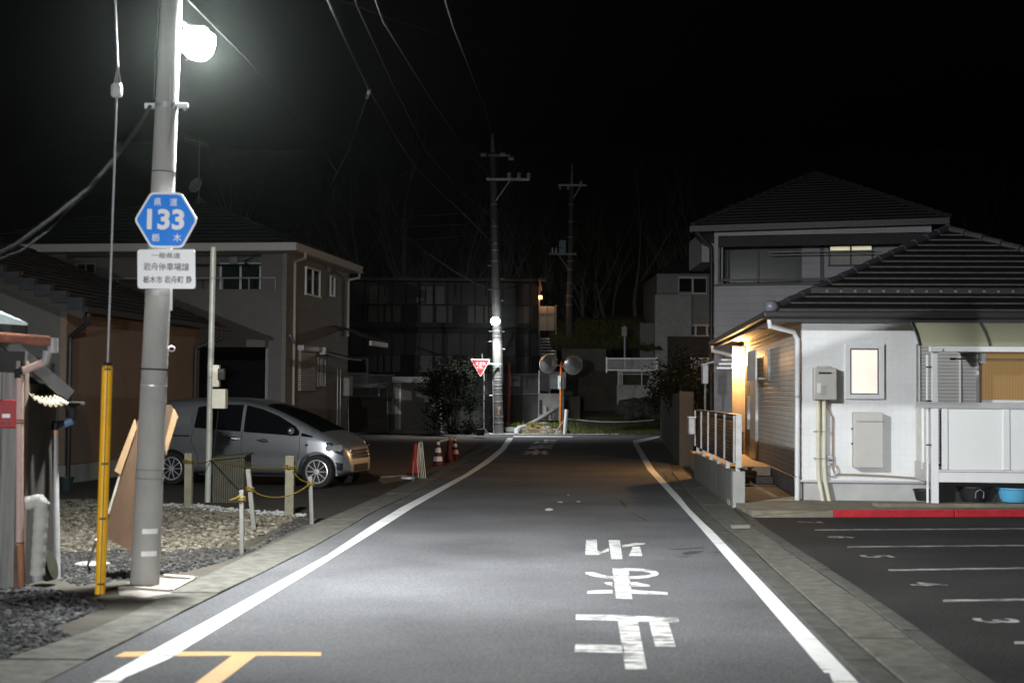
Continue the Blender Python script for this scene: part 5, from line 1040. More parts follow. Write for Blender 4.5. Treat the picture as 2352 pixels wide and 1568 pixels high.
# overhead wires
wire_s = mat('bare_wire', (.04,.04,.04), .8, spec=.15)
cable('overhead_cable', [at(x, y, Y) for x, y, Y in ((740,-30,12),(755,4,13),(790,85,16),(820,150,19),(848,207,23),(880,262,28),(915,325,34),(955,385,41),(1010,440,48),(1080,505,55),(1133,560,60.8))], .014, wire_l, 'main overhead cable falling from the top of the frame to the far pole')
cable('overhead_cable', [at(x, y, Y) for x, y, Y in ((849,208,23),(838,240,25),(800,345,29),(760,425,33),(700,505,37),(650,556,39.5),(560,600,41.2))], .013, wire_l, 'service cable branching down to the pale two storey house')
props(MB().tube([at(848,205,23), at(846,214,23), at(843,224,23.3)], .03, 8).build('cable_clamp', steel_dull), 'cable clamp where the service cable branches off', 'clamp')
cable('overhead_cable', [at(955,386,41), at(940,392,40.5), at(922,403,40)], .02, wire_l, 'short dead end of cable hanging from the main overhead cable')
for k, (pts, lab) in enumerate(([((700,-40,13),(785,2,16),(900,45,22),(1100,108,32),(1350,175,44),(1600,238,52),(1900,286,58),(2352,325,64)), 'long thin wire crossing the sky from upper left to right'],
    [((800,-60,12.7),(820,15,14),(900,190,24),(980,350,36),(1060,440,46),(1133,500,60.8)), 'left one of the three steep thin wires running to the far pole'], [((840,-60,12.5),(880,50,14),(990,230,28),(1060,330,40),(1134,418,60.8)), 'middle one of the three steep thin wires running to the far pole'],
    [((1005,-60,12.6),(1040,60,14),(1090,190,28),(1115,250,42),(1131,312,61)), 'right one of the three steep thin wires running to the far pole'],
    [((300,535,58),(700,512,60),(1133,486,61)), 'topmost dim wire running left from the far pole'], [((300,560,58),(700,532,60),(1134,512,61)), 'second dim wire running left from the far pole'], [((500,570,58),(850,560,60),(1136,535,61)), 'lowest dim wire running left from the far pole'],
    [((1136,488,61),(1312,494,78),(1640,498,80)), 'topmost wire running right from the two far poles'], [((1136,500,61),(1312,511,78),(1640,516,80)), 'second wire running right from the two far poles'], [((1136,535,61),(1312,528,78),(1640,523,80)), 'third wire running right from the two far poles'],
    [((1136,542,61),(1220,556,70),(1300,572,78)), 'slanting wire from the far pole to the transformer'])):
    cable('overhead_wire', [at(*p) for p in pts], .009 if k < 4 else .011, wire_s, lab, 'wire', 'thin wires strung between the poles')
cable('overhead_cable', [at(x, y, Y) for x, y, Y in ((392,-40,12.7),(470,40,13.2),(560,130,14),(640,225,20),(740,350,30),(800,430,38),(900,515,48),(985,585,54),(1050,625,58),(1110,660,60.6))], .007, wire_l, 'dim cable slanting from beside the near lamp to the far pole')
cable('overhead_cable', [at(x, y, Y) for x, y, Y in ((985,582,54),(1040,622,57),(1100,655,60),(1150,665,60.7),(1200,655,70),(1236,640,79))], .014, wire_l, 'slack cable drooping past the far pole to the apartment block')
# trees on the hill
bark = mat('grey_bark', (.2,.195,.18), .9, var=.3, scale=4)
def bare_tree(seed, H, spread, stems=1, r=.16):
    t = thing('bare_tree', '', 'tree', (0,0,0), group='bare trees on the hillside'); q = random.Random(seed); tr = MB(); br = MB()
    def grow(p, d, L, r, lvl, b):
        n = 4; pts = [p]; rs = [r]
        for i in range(n):
            d = (d + Vector((q.gauss(0,.12), q.gauss(0,.12), q.gauss(.05,.06)))).normalized(); p = p + d * L / n; pts.append(p); rs.append(r * (1 - .55*(i+1)/n))
        b.tube(pts, rs, 7 if lvl < 1 else 4, cap=lvl < 1)
        if lvl < 4:
            for _ in range((5, 4, 3, 3)[lvl]):
                k = q.uniform(.35, 1) if lvl else q.uniform(.3, 1); i = min(int(k*n), n-1); s = pts[i].lerp(pts[i+1], k*n-i)
                a = q.uniform(0, 6.3); e = Vector((math.cos(a), math.sin(a), q.uniform(.5, 1.3))).normalized()
                grow(s, (d*.6 + e*.7*spread).normalized(), L*q.uniform(.42,.65), rs[i]*.55, lvl+1, br)
    for k in range(stems):
        a = 6.28*k/stems + q.uniform(0,.8); e = Vector((math.cos(a)*.5, math.sin(a)*.3, 1)).normalized() if stems > 1 else Vector((q.gauss(0,.05), 0, 1)).normalized()
        grow(Vector((math.cos(a)*.15*(stems > 1), math.sin(a)*.15, -.3)), e, H*q.uniform(.5,.62), r*(1 if stems == 1 else .6), 0, tr)
    tr.build('trunk', bark, t, smooth=60); br.build('crown', bark, t, fix=False); return t
tree_a = bare_tree(3, 13, 1.0, 1, .2); tree_b = bare_tree(8, 15, .8, 1, .2); tree_c = bare_tree(5, 12, 1.0, 5, .2)
tl = 'tall bare leafless tree fading into the dark hillside'
tree_c.matrix_world = frame((at(910, 620, 92).x, 92, 2.0)); tree_c['label'] = 'pale many stemmed bare tree rising just behind the apartment roof'; del tree_c['group']
used = set()
for i, (x, Y, sc, src) in enumerate(((760,112,1.1,0),(835,118,1.2,1),(985,110,1.1,0),(1060,116,1.25,1),(1085,122,1.1,0),(1200,112,1.1,1),(1250,118,1.2,0),(1340,112,1.0,1),(1400,116,1.15,0),(1450,111,1.2,1),(1540,114,1.1,0),(1610,120,1.2,1),(1680,126,1.2,0),(2230,118,1.1,1),(2320,112,1.0,0),(560,118,1.2,1),(1160,130,1.3,0),(930,128,1.3,1))):
    s = (tree_a, tree_b)[src]; M = Matrix.Translation((at(x, 700, Y).x, Y, 1.2 + max(0, 44*(1-math.exp(-((Y-108)/8/9.0)**1.5))))) @ Matrix.Rotation(i*1.9, 4, 'Z') @ Matrix.Scale(sc, 4)
    o = s if src not in used else copy_thing(s, M); used.add(src); o.matrix_world = M; o['label'] = tl
for t_ in (tree_b, tree_c): pass
# ------------------------------------------------------------------ white house on the right
C0 = Vector((4.55, 22.3, 0)); FH = frame(C0, rad(-4)); hx = lambda x, y, c=0.0: onplane(FH, 1, c, x, y); hy = lambda x, y, c=0.0: onplane(FH, 0, c, x, y)
wt = thing('house', 'white tiled single storey house with a hipped roof, porch lamp and lit window', 'house', M=FH)
wtile = tiles('white_square_tiles', (.80,.81,.82), (.74,.75,.76), .1, .1, .004, .32, .22, offset=0, var=.02, stain=.16); btile = tiles('grey_brick_tiles', (.55,.53,.5), (.34,.33,.31), .24, .085, .01, .55, .6, var=.08)
found = mat('foundation_render', (.42,.42,.41), .85, var=.14, scale=2, bump=.2)
ZW, ZF, ZV = 2.93, .40, 3.02
LEN, WID = 11.3, 6.2
b = MB(FH)
wx0, wx1, wz0, wz1 = hx(1943,850).x, hx(2027,850).x, hx(1985,916).z, hx(1985,790).z
b.bx(0, WID, 0, .14, wz1, ZW); b.bx(0, WID, 0, .14, ZF, wz0); b.bx(0, wx0, 0, .14, wz0, wz1)
sx0, sx1, sz0, sz1 = hx(2246,850).x, hx(2520,850).x, .62, hx(2300,803).z
b.bx(wx1, sx0, 0, .14, wz0, wz1); b.bx(sx1, WID, 0, .14, wz0, wz1)
b.build('front_wall', wtile, wt)
MB(FH).bx(-.015, -.001, .002, LEN, ZF, ZW).build('side_wall', btile, wt)
MB(FH).bx(.03, WID, .03, LEN, 0, ZF-.02).build('foundation', found, wt); MB(FH).bx(-.03, WID, -.035, .05, ZF-.03, ZF+.0).build('drip_sill', steel, wt); MB(FH).bx(-.04, .05, -.0, LEN, ZF-.03, ZF).build('drip_sill', steel_dull, wt)
# roof
w_ = 3.43; apx = Vector((-.5 + w_, -.5 + w_, 3.02 + 1.62)); E1 = -.5 + 2*w_
b = MB(FH); NC = 14; roof_w = mat('slate_grey_tile', (.01,.0105,.0115), .8, var=.25, scale=5, bump=.2, spec=.08)
tile_roof(b, [(-.52,-.52,ZV),(E1,-.52,ZV),apx,apx], NC, .045); b.build('front_roof', roof_w, wt)
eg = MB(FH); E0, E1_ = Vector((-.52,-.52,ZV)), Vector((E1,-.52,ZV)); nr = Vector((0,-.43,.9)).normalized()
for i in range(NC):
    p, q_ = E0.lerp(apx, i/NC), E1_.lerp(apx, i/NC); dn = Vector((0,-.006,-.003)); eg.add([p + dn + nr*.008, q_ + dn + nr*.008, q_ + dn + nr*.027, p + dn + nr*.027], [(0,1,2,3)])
eg.build('tile_edges', mat('pale_tile_edge', (.075,.075,.072), .8, var=.3, scale=8), wt)  # front edges of the tile courses, lighter grey than the roof faces
b = MB(FH); far = apx + Vector((0, LEN - 2*w_ + 1, 0)); tile_roof(b, [(-.52,-.52,ZV),(-.52,LEN+.5,ZV),far,apx], NC, .035); tile_roof(b, [(E1,-.52,ZV),(E1,LEN+.5,ZV),far,apx], NC, .035); b.build('side_roof', roof_w, wt)
ridge_m = mat('ridge_tile', (.035,.036,.04), .6, var=.25)
b = MB(FH)
for s, e in ((Vector((-.52,-.52,ZV+.03)), apx+Vector((0,0,.05))), (Vector((E1,-.52,ZV+.03)), apx+Vector((0,0,.05))), (apx+Vector((0,0,.05)), far+Vector((0,0,.05)))):
    n = NC
    for i in range(n):
        p, q_ = s.lerp(e, i/n), s.lerp(e, (i+.96)/n); b.tube([p + Vector((0,0,.0)), q_ + Vector((0,0,-.01))], [.07,.06], 8)
b.build('ridge_tiles', ridge_m, wt, smooth=50); MB(FH).blob((-.53,-.53,ZV+.05), .12, (1,1,.9), 2, 2, .08).build('ridge_end', mat('ridge_end_tile', (.12,.13,.15), .3), wt, smooth=80)
b = MB(FH); e0, e1 = Vector((-.52,-.52,ZV)), Vector((E1,-.52,ZV))
for i in range(1, 26):
    t = 2.35/NC; L_, R2 = e0.lerp(apx, t), e1.lerp(apx, t); p = L_.lerp(R2, i/26); b.bx(p.x-.13, p.x+.13, p.y-.02, p.y, p.z+.03, p.z+.12)
b.build('snow_guards', black, wt)
for i in range(1, 26):
    t = 2.35/NC; p = e0.lerp(apx, t).lerp(e1.lerp(apx, t), (i+.5)/26); MB(FH).bx(p.x-.018, p.x+.018, p.y-.03, p.y, p.z+.045, p.z+.085).build('guard_bracket', mat('dull_bracket', (.13,.13,.12), .8), wt)
fas = mat('dark_fascia', (.03,.031,.034), .45, var=.15)
MB(FH).bx(-.54, E1, -.53, -.49, ZV-.18, ZV-.005).build('fascia', fas, wt); MB(FH).bx(-.53, -.49, -.488, LEN+.5, ZV-.18, ZV-.005).build('fascia', fas, wt)
b = MB(FH); b.bx(-.66, E1, -.66, -.545, ZV-.12, ZV-.02); b.bx(-.66, -.545, -.54, LEN+.5, ZV-.12, ZV-.02); b.build('gutter', black, wt, bevel=.02)
soff = mat('soffit_panel', (.62,.56,.47), .75, var=.06)
b = MB(FH); b.bx(-.488, E1, -.488, .0, ZW, ZW+.03); b.bx(-.488, 0, .001, LEN+.4, ZW, ZW+.03); b.build('soffit', soff, wt)
for y in (1.0, 3.6): MB(FH).lathe([(.001,0),(.09,0),(.09,.012)], Matrix.Translation((-.25, y, ZW-.012)), 18).build('soffit_vent', mat('vent_cap', (.2,.17,.14), .6), wt)
wpipe = mat('white_downpipe', (.66,.67,.68), .35, var=.05)
MB(FH).tube([(-.55,-.42,ZV-.14),(-.55,-.42,ZV-.24),(-.14,-.06,ZW-.22),(-.075,-.03,ZW-.34),(-.075,-.03,.12),(-.09,-.1,.06)], .042, 14).build('downpipe', wpipe, wt, smooth=60)
for z in (.45, 1.7): MB(FH).tube([(-.075,-.03,z-.015),(-.075,-.03,z+.015)], .05, 14).build('pipe_clip', steel, wt)
MB(FH).tube([(-.6,LEN,ZV-.14),(-.6,LEN,ZV-.26),(-.1,LEN-.3,ZW-.3),(-.08,LEN-.3,ZW-.5),(-.08,LEN-.3,.1)], .045, 12).build('downpipe', wpipe, wt, smooth=60)
# lit kitchen window
fr_ = MB(FH); a, c, z0, z1 = wx0, wx1, wz0, wz1
fr_.bx(a-.02, a+.06, -.05, .05, z0, z1); fr_.bx(c-.06, c+.02, -.05, .05, z0, z1); fr_.bx(a+.06, c-.06, -.05, .05, z1-.07, z1); fr_.bx(a+.06, c-.06, -.06, .05, z0, z0+.07)
wn = fr_.build('window', white_al, wt, bevel=.005); W[wn] = W[wt]
s_ = MB(FH); s_.bx(a+.06, a+.08, -.03, .02, z0+.07, z1-.07); s_.bx(c-.08, c-.06, -.03, .02, z0+.07, z1-.07); s_.bx(a+.08, c-.08, -.03, .02, z1-.09, z1-.07); s_.bx(a+.08, c-.08, -.03, .02, z0+.07, z0+.09); s_.build('sash', mat('grey_sash', (.16,.15,.16), .5), wn)
MB(FH).bx(a+.08, c-.08, .0, .01, z0+.09, z1-.09).build('pane', glow('lit_frosted_pane', (.6, .53, .46), 1.28, .15, 1.6), wn)
# water heater and pipes
fx = lambda x, y: hx(x, y, 0)
hb = mat('heater_beige', (.5,.49,.46), .45, var=.04); wh_ = thing('water_heater', 'beige gas water heater hung on the white wall with two pipes below', 'water heater', FH @ Vector((fx(1891,0+918).x, -.15, fx(1891,918).z)))
MB(FH).bx(fx(1865,880).x, fx(1918,880).x, -.2, -.002, fx(1890,918).z, fx(1890,845).z).build('casing', hb, wh_, bevel=.02); MB(FH).bx(fx(1876,880).x, fx(1906,880).x, -.17, -.002, fx(1890,845).z, fx(1890,841).z).build('top_cap', hb, wh_, bevel=.005)
MB(FH).bx(fx(1876,880).x, fx(1905,880).x, -.215, -.2, fx(1890,858.5).z, fx(1890,855).z).build('exhaust_slot', black, wh_); MB(FH).bx(fx(1881,880).x, fx(1894,880).x, -.203, -.2, fx(1890,908).z, fx(1890,886).z).build('rating_label', mat('heater_label', (.42,.41,.39), .5), wh_); MB(FH).bx(fx(1872,880).x, fx(1881,880).x, -.203, -.2, fx(1890,902).z, fx(1890,880).z).build('sticker', white, wh_)
crm = mat('lagged_pipe', (.62,.6,.47), .7, var=.08)
for x0_, x1_ in ((1877,1886),(1891,1901)):
    MB(FH).tube([(fx(x0_,900).x,-.1,fx(1890,919).z),(fx(x0_,900).x,-.09,fx(1890,1060).z),(fx(x0_+2,900).x,-.09,fx(1890,1100).z),(fx(x1_+2,900).x,-.1,.07)], .034, 12).build('lagged_pipe', crm, wh_, smooth=60)
for x0_ in (1883, 1888): MB(FH).tube([(fx(x0_,900).x,-.07,fx(1890,919).z),(fx(x0_+2,900).x,-.05,fx(1890,1000).z)], .016, 8).build('thin_pipe', steel, wh_)
b = MB(FH)
for x0_ in (1872, 1890): 
    for y in (990, 1052): b.bx(fx(x0_-4,900).x, fx(x0_+14,900).x, -.135, -.0, fx(1890,y+1).z, fx(1890,y-1).z)
b.build('pipe_clip', steel_dull, wh_)
gsm = mat('brown_gas_pipe', (.32,.24,.18), .5, var=.1)
MB(FH).tube([(fx(1899,900).x,-.08,fx(1890,919).z),(fx(1899,900).x,-.07,fx(1890,935).z),(fx(1904,900).x,-.05,fx(1890,948).z),(fx(1911,900).x,-.04,fx(1890,957).z),(fx(1911,900).x,-.04,fx(1890,1075).z),(fx(1916,900).x,-.04,fx(1890,1088).z),(fx(1960,900).x,-.04,fx(1960,1089).z),(fx(2030,900).x,-.04,fx(2030,1092).z),(fx(2105,900).x,-.05,fx(2100,1097).z)], .014, 8).build('gas_pipe', gsm, wh_, smooth=60)
ek = thing('outlet_box', 'small grey outlet box with a looped hose low on the white wall', 'electric box', FH @ Vector((fx(1906,1063).x, -.05, fx(1906,1063).z)))
MB(FH).bx(fx(1899,1050).x, fx(1911,1050).x, -.09, -.002, fx(1905,1063).z, fx(1905,1044).z).build('casing', steel, ek, bevel=.006); MB(FH).bx(fx(1900,1050).x, fx(1910,1050).x, -.095, -.0905, fx(1905,1058).z, fx(1905,1055).z).build('slot', black, ek)
c_ = Vector((fx(1909,1078).x, -.06, fx(1909,1078).z)); MB(FH).tube([c_ + Vector((.085*math.cos(a), 0, .1*math.sin(a))) for a in [i*math.pi/9 for i in range(19)]], .012, 8).build('hose', steel, ek, smooth=60)
gx = thing('wall_cabinet', 'tall beige metal cabinet fixed low on the white wall', 'cabinet', FH @ Vector((fx(1988,1074).x, -.14, fx(1988,1074).z)))
MB(FH).bx(fx(1956,1000).x, fx(2024,1000).x, -.2, -.002, fx(1988,1073).z, fx(1988,946).z).build('casing', hb, gx, bevel=.018); MB(FH).bx(fx(1962,1000).x, fx(2025,1000).x, -.206, -.2, fx(1988,968).z, fx(1988,966.5).z).build('seam', mat('seam', (.1,.1,.1), .6), gx)
for y in (984, 1018): MB(FH).lathe([(.015,0),(.015,.02)], Matrix.Translation((fx(1956,1000).x, -.1, fx(1956,y).z)) @ Matrix.Rotation(rad(-90),4,'Y'), 10).build('lock', black, gx)
# terrace
TY = -1.1; tx_ = lambda x, y, c=TY: onplane(FH, 1, c, x, y)
te = thing('terrace', 'white aluminium terrace with frosted panels and a curved canopy', 'terrace', FH @ Vector((tx_(2147,1150).x, TY, .1)))
zt_ = lambda y, x=2200: tx_(x, y).z
XR = WID + 1.5; px0, px1 = tx_(2139,1000).x, tx_(2155,1000).x
MB(FH).bx(px0, px1, TY-.03, TY+.07, .1, zt_(922)).build('lower_post', white_al, te, bevel=.006); MB(FH).bx(px0+.012, px1-.006, TY-.02, TY+.06, zt_(922), zt_(800)).build('upper_post', white_al, te, bevel=.005)
rz0, rz1 = zt_(937), zt_(923.5)
MB(FH).bx(tx_(2101,930).x, XR, TY-.06, TY-.031, rz0, rz1).build('top_rail', mat('silver_rail', (.55,.56,.57), .35, .3, var=.05), te, bevel=.004)
MB(FH).bx(px1, XR, TY-.03, TY+.06, zt_(1107), zt_(1079)).build('lower_beam', white_al, te, bevel=.006); MB(FH).bx(px1, XR, TY-.035, TY-.03, zt_(1084), zt_(1082)).build('beam_groove', steel_dull, te)
for xa_, xb_ in ((2163,2176),(2303,2318)): MB(FH).bx(tx_(xa_,1000).x, tx_(xb_,1000).x, TY-.03, TY+.03, zt_(1078), rz0).build('panel_post', white_al, te, bevel=.005)
MB(FH).bx(tx_(2450,1000).x, tx_(2466,1000).x, TY-.03, TY+.03, zt_(1078), rz0).build('panel_post', white_al, te, bevel=.005)
frost, t_, p_, N_, L__ = nodes('frosted_panel'); p_.inputs['Base Color'].default_value = (.85,.88,.87,1); p_.inputs['Roughness'].default_value = .5; p_.inputs['Transmission Weight'].default_value = .12; p_.inputs['IOR'].default_value = 1.2
for xa_, xb_ in ((2176,2303),(2318,2450),(2466,2600)): MB(FH).bx(tx_(xa_,1000).x, tx_(xb_,1000).x, TY-.008, TY+.0, zt_(1078), rz0).build('frosted_panel', frost, te)
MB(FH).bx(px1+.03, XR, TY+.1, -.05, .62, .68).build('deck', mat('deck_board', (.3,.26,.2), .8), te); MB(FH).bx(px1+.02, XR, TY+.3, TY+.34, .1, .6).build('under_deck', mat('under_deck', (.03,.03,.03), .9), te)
# side screen at the left end
MB(FH).bx(px0-.0, px0+.03, TY+.08, -.03, hx(2110,1072,-.5).z, rz0).build('side_panel', mat('cream_panel', (.6,.61,.57), .5), te); MB(FH).bx(px0-.03, px0-.0, -.6, -.55, .62, rz0).build('side_post', white_al, te)
MB(FH).bx(px0-.01, px0+.04, TY+.08, -.03, rz0, rz1).build('side_rail', MATS['silver_rail'], te); MB(FH).bx(px0-.02, px0+.05, TY+.08, -.03, .45, .72).build('side_skirt', hb, te)
MB(FH).tube([(px0-.05, TY+.02, zt_(815)), (px0-.05, TY+.02, .12)], .02, 8).build('drain_tube', white_al, te)
for y in (843, 921, 1022): MB(FH).bx(px0-.07, px0+.01, TY+.0, TY+.04, zt_(y+1.5), zt_(y-1.5)).build('tube_clip', black, te)
# canopy
can_m, t_, p_, N_, L__ = nodes('canopy_sheet'); p_.inputs['Base Color'].default_value = (.5,.49,.35,1); p_.inputs['Roughness'].default_value = .3; p_.inputs['Transmission Weight'].default_value = .35; p_.inputs['IOR'].default_value = 1.1
prof = [(-.02, zt_(735)+.12), (-.35, zt_(741)+.1), (-.62, zt_(752)+.05), (-.88, zt_(768)+.02), (-1.03, zt_(782)), (-1.12, zt_(795))]
cxa = px0 - .17
rows = [[(x, y, z) for y, z in prof] for x in [cxa + (XR-cxa)*i/8 for i in range(9)]]
o = MB(FH).grid(rows).build('canopy_sheet', can_m, te, smooth=70); sm = o.modifiers.new('thickness', 'SOLIDIFY'); sm.thickness = .004
rib_m = mat('canopy_rib', (.12,.125,.12), .4, .4)
for x in (cxa, cxa + 1.02, cxa + 2.04, cxa + 3.06): MB(FH).tube([(x, y - .005, z + .012) for y, z in prof], .018, 8).build('canopy_rib', rib_m, te, smooth=60)
MB(FH).bx(cxa, XR, -.05, -.0, prof[0][1]+.0, prof[0][1]+.035).build('wall_rail', rib_m, te); MB(FH).bx(cxa+.14, XR, TY-.06, TY+.03, zt_(808), zt_(795.5)).build('front_beam', white_al, te, bevel=.012)
MB(FH).tube([(px0-.02, TY-.06, zt_(805)), (px1+.05, TY-.06, zt_(805))], .03, 12).build('beam_cap', white_al, te, smooth=50)
MB(FH).tube([(tx_(2182,822,-.6).x, -.6, zt_(822)), (XR, -.6, zt_(825))], .012, 8).build('laundry_pole', steel, te); MB(FH).tube([(tx_(2182,822,-.6).x, -.6, zt_(822)), (tx_(2195,822,-.6).x, -.6, zt_(822))], .017, 8).build('pole_tip', black, te)
MB(FH).bx(tx_(2252,822,-.62).x, tx_(2262,822,-.62).x, -.66, -.55, zt_(832), zt_(798)).build('pole_bracket', steel, te)
# siding and doors behind the terrace, curtain window
for xa_, xb_ in ((2109,2112),(2202,2206),(2242,2247)): MB(FH).bx(hx(xa_,850).x, hx(xb_,850).x, -.05, -.0, .7, hx(2150,790).z).build('siding_trim', white_al, wt)
MB(FH).bx(hx(2104,850).x, hx(2109,850).x, -.03, -.0, .7, hx(2150,790).z).build('siding_edge', steel_dull, wt)
sid = tiles('grey_siding', (.5,.5,.49), (.3,.3,.3), 3, .055, .008, .5, .6, var=.02)
MB(FH).bx(hx(2112,850).x, hx(2242,850).x, -.02, -.0, .7, hx(2150,790).z).build('siding', sid, wt)
cw = MB(FH); cw.bx(sx0, sx0+.05, -.04, .06, sz0, sz1); cw.bx(sx0+.05, sx1, -.04, .06, sz1-.05, sz1); cw.bx(sx0+.05, sx1, -.04, .06, sz0, sz0+.05); cw.bx(sx1-.05, sx1, -.04, .06, sz0+.05, sz1-.05); cw.bx((sx0+sx1)/2-.03, (sx0+sx1)/2+.03, -.02, .05, sz0+.05, sz1-.05)
cwo = cw.build('window', mat('dark_bronze', (.2,.15,.09), .4), wt); W[cwo] = W[wt]
cur, t_, p_, N_, L__ = nodes('backlit_curtain'); tc = N_('ShaderNodeTexCoord'); wv = N_('ShaderNodeTexWave'); wv.bands_direction = 'X'; wv.inputs['Scale'].default_value = 7; wv.inputs['Distortion'].default_value = 2.5; wv.inputs['Detail'].default_value = 2; wv.inputs['Detail Scale'].default_value = .3
mp = N_('ShaderNodeMapping'); mp.inputs['Scale'].default_value = (1,1,.05); L__(tc.outputs['Object'], mp.inputs[0]); L__(mp.outputs[0], wv.inputs['Vector'])
mr_ = N_('ShaderNodeMapRange'); mr_.inputs[3].default_value = .17; mr_.inputs[4].default_value = .23; L__(wv.outputs['Fac'], mr_.inputs[0]); L__(mr_.outputs[0], p_.inputs['Emission Strength']); p_.inputs['Base Color'].default_value = (.1,.07,.03,1); p_.inputs['Emission Color'].default_value = (1,.58,.2,1)
MB(FH).bx(sx0+.05, sx1-.05, .02, .03, sz0+.05, sz1-.05).build('curtain', cur, cwo)
# tubs under the terrace
def tub(x, y, w, h, m, label, Yl=-.75, name='tub'):
    c = onplane(FH, 1, Yl, x, y); p = FH @ Vector((c.x, Yl, .16)); t = thing(name, label, 'tub', p)
    MB(frame(p)).lathe([(w*.36,0),(w*.46,h*.8),(w*.5,h),(w*.53,h),(w*.53,h-.02),(w*.48,h-.03),(w*.4,.03),(.01,.03)], n=28).build('bowl', m, t, smooth=40); return t, p
tub(2122, 1130, .3, .17, black, 'small black tub beside the white terrace post', -.85); bt, p = tub(2236, 1132, .52, .22, black, 'wide black tub with a wire handle under the terrace')
MB(frame(p)).tube([(-.06,-.27,.06),(-.06,-.29,.15),(.0,-.3,.19),(.06,-.29,.15),(.06,-.27,.06)], .006, 6).build('handle', steel, bt)
tub(2330, 1132, .52, .21, mat('blue_plastic', (.1,.38,.62), .35, var=.04), 'sky blue plastic basin under the terrace', -.8)
p = onplane(FH, 1, -.7, 2318, 1113); props(MB(FH).bar((tx_(2300,1118,-.7).x,-.7,zt_(1118)), (tx_(2338,1109,-.7).x,-.7,zt_(1109)), .04, .03).build('stick', mat('yellow_stick', (.6,.55,.3), .6)), 'pale yellow stick resting across the tubs under the terrace', 'stick')
p = FH @ Vector((onplane(FH, 1, -.9, 2222, 1050).x, -.87, .68)); props(MB(frame(p)).lathe([(.2,0),(.21,.28),(.18,.34),(.03,.36)], n=20).build('laundry_tub', mat('pink_plastic_tub', (.7,.12,.16), .5)), 'pink red bucket seen as a blur through the frosted panel', 'bucket')
# side wall openings, porch
dY0, dY1 = hy(1733,950).y, hy(1720,950).y
MB(FH).bx(-.07, -.0, hy(1743,950).y, hy(1730,950).y, .42, hy(1737,823).z).build('door_trim', mat('silver_trim', (.6,.61,.63), .4, .2), wt)
MB(FH).bx(-.05, -.013, hy(1730,950).y+.01, hy(1716,950).y, .42, hy(1725,838).z).build('door', mat('dark_door', (.05,.04,.035), .4), wt); MB(FH).bx(-.11, -.051, hy(1729,950).y, hy(1728,950).y+.02, 1.0, 1.7).build('door_handle', steel, wt)
MB(FH).bx(-.12, -.0, hy(1707,950).y, hy(1696,950).y-.05, .9, hy(1700,860).z).build('side_light', mat('milky_panel', (.7,.68,.62), .5), wt)
lo0, lo1 = hy(1771,850).y, hy(1752,850).y
MB(FH).bx(-.3, -.27, lo0 - .1, lo1+.1, hy(1760,874).z, hy(1760,806).z).build('window_shade', white_al, wt); MB(FH).bx(-.06, -.0, lo0-.0, lo0+.5, hy(1768,876).z, hy(1768,803).z).build('small_window', steel_dull, wt, bevel=.01); MB(FH).bx(-.23, -.06, lo0+.35, lo0+.39, hy(1760,872).z, hy(1760,868).z).build('shade_stay', steel, wt)
YL = hy(1714,830).y; mat('cream_panel_b', (.2,.18,.15), .6)
ZL = hy(1714,826).z
pl_ = thing('porch_lamp', 'glowing warm porch lamp on the brick side wall by the door', 'lamp', FH @ Vector((-.1, YL, ZL)))
MB(FH).bx(-.14, -.0, YL-.09, YL+.09, ZL+.1, ZL+.13).build('housing', black, pl_); MB(FH).lathe([(.04,-.1),(.055,-.06),(.06,.1)], Matrix.Translation((-.09, YL, ZL)), 16).build('globe', glow('porch_glow', (1,.62,.28), 22), pl_, smooth=60)
MB(FH).bx(-.28, -.0, YL+.3, YL+.36, .9, ZL+.3).build('wing_panel', MATS['cream_panel_b'], wt)
lamp_light('lamp_light', pl_, FH @ Vector((-.185, YL-.02, ZL)), LAMP_PORCH, (1, .53, .19), .05)
porch_m = mat('porch_tiles', (.34,.27,.2), .7, var=.15, scale=6)
po = thing('porch', 'tiled porch slab with two dark steps beside the house door', 'porch', FH @ Vector((-.6, 4, 0)))
MB(FH).bx(-1.12, -.045, 4.0, 11.3, 0, .40).build('slab', porch_m, po); MB(FH).bx(-1.12, -.045, 3.55, 3.995, 0, .24).build('step', mat('dark_step', (.12,.1,.085), .8), po); MB(FH).bx(-1.12, -.045, 3.1, 3.545, 0, .12).build('step', MATS['dark_step'], po)
MB(FH).prism([(-1.15,-.3,.005),(-.04,-.1,.005),(-.04,3.09,.005),(-1.15,3.09,.005)], (0,0,.085)).build('path_slab', mat('porch_path', (.36,.31,.25), .85, var=.15, scale=4), po)
# wall and louvred fence by the porch
wn0, wn1 = gp(1684,1167), gp(1594,1100); wd_ = (wn1 - wn0).normalized(); wl = (wn1 - wn0).length
FW = Matrix(((wd_.y, wd_.x, 0, wn0.x), (-wd_.x, wd_.y, 0, wn0.y), (0, 0, 1, 0), (0, 0, 0, 1)))
stw = mat('streaked_concrete', (.12,.12,.112), .9, var=.45, scale=3, bump=.3, stretch=(1, 1.2, .1))
pw = thing('low_wall', 'streaked low concrete wall between the road and the porch', 'wall', M=FW)
MB(FW).bx(0, .165, .0, wl, -.05, .53).build('wall', stw, pw, bevel=.01); MB(FW).bx(-.004, .18, -.01, .22, -.05, .56).build('end_pier', mat('pier_concrete', (.3,.3,.285), .85, var=.25, scale=3, stretch=(1,1,.2)), pw, bevel=.01)
lf = thing('louvre_fence', 'black louvred fence with pale posts standing on the low concrete wall', 'fence', FW @ Vector((.08, 0, .53)))
n = 6; alum = mat('pale_aluminium', (.3,.295,.285), .4, .3)
MB(FW).bx(.03, .13, -.02, wl, 1.37, 1.42).build('top_rail', black, lf); MB(FW).bx(.04, .12, -.02, wl, .66, .7).build('bottom_rail', black, lf)
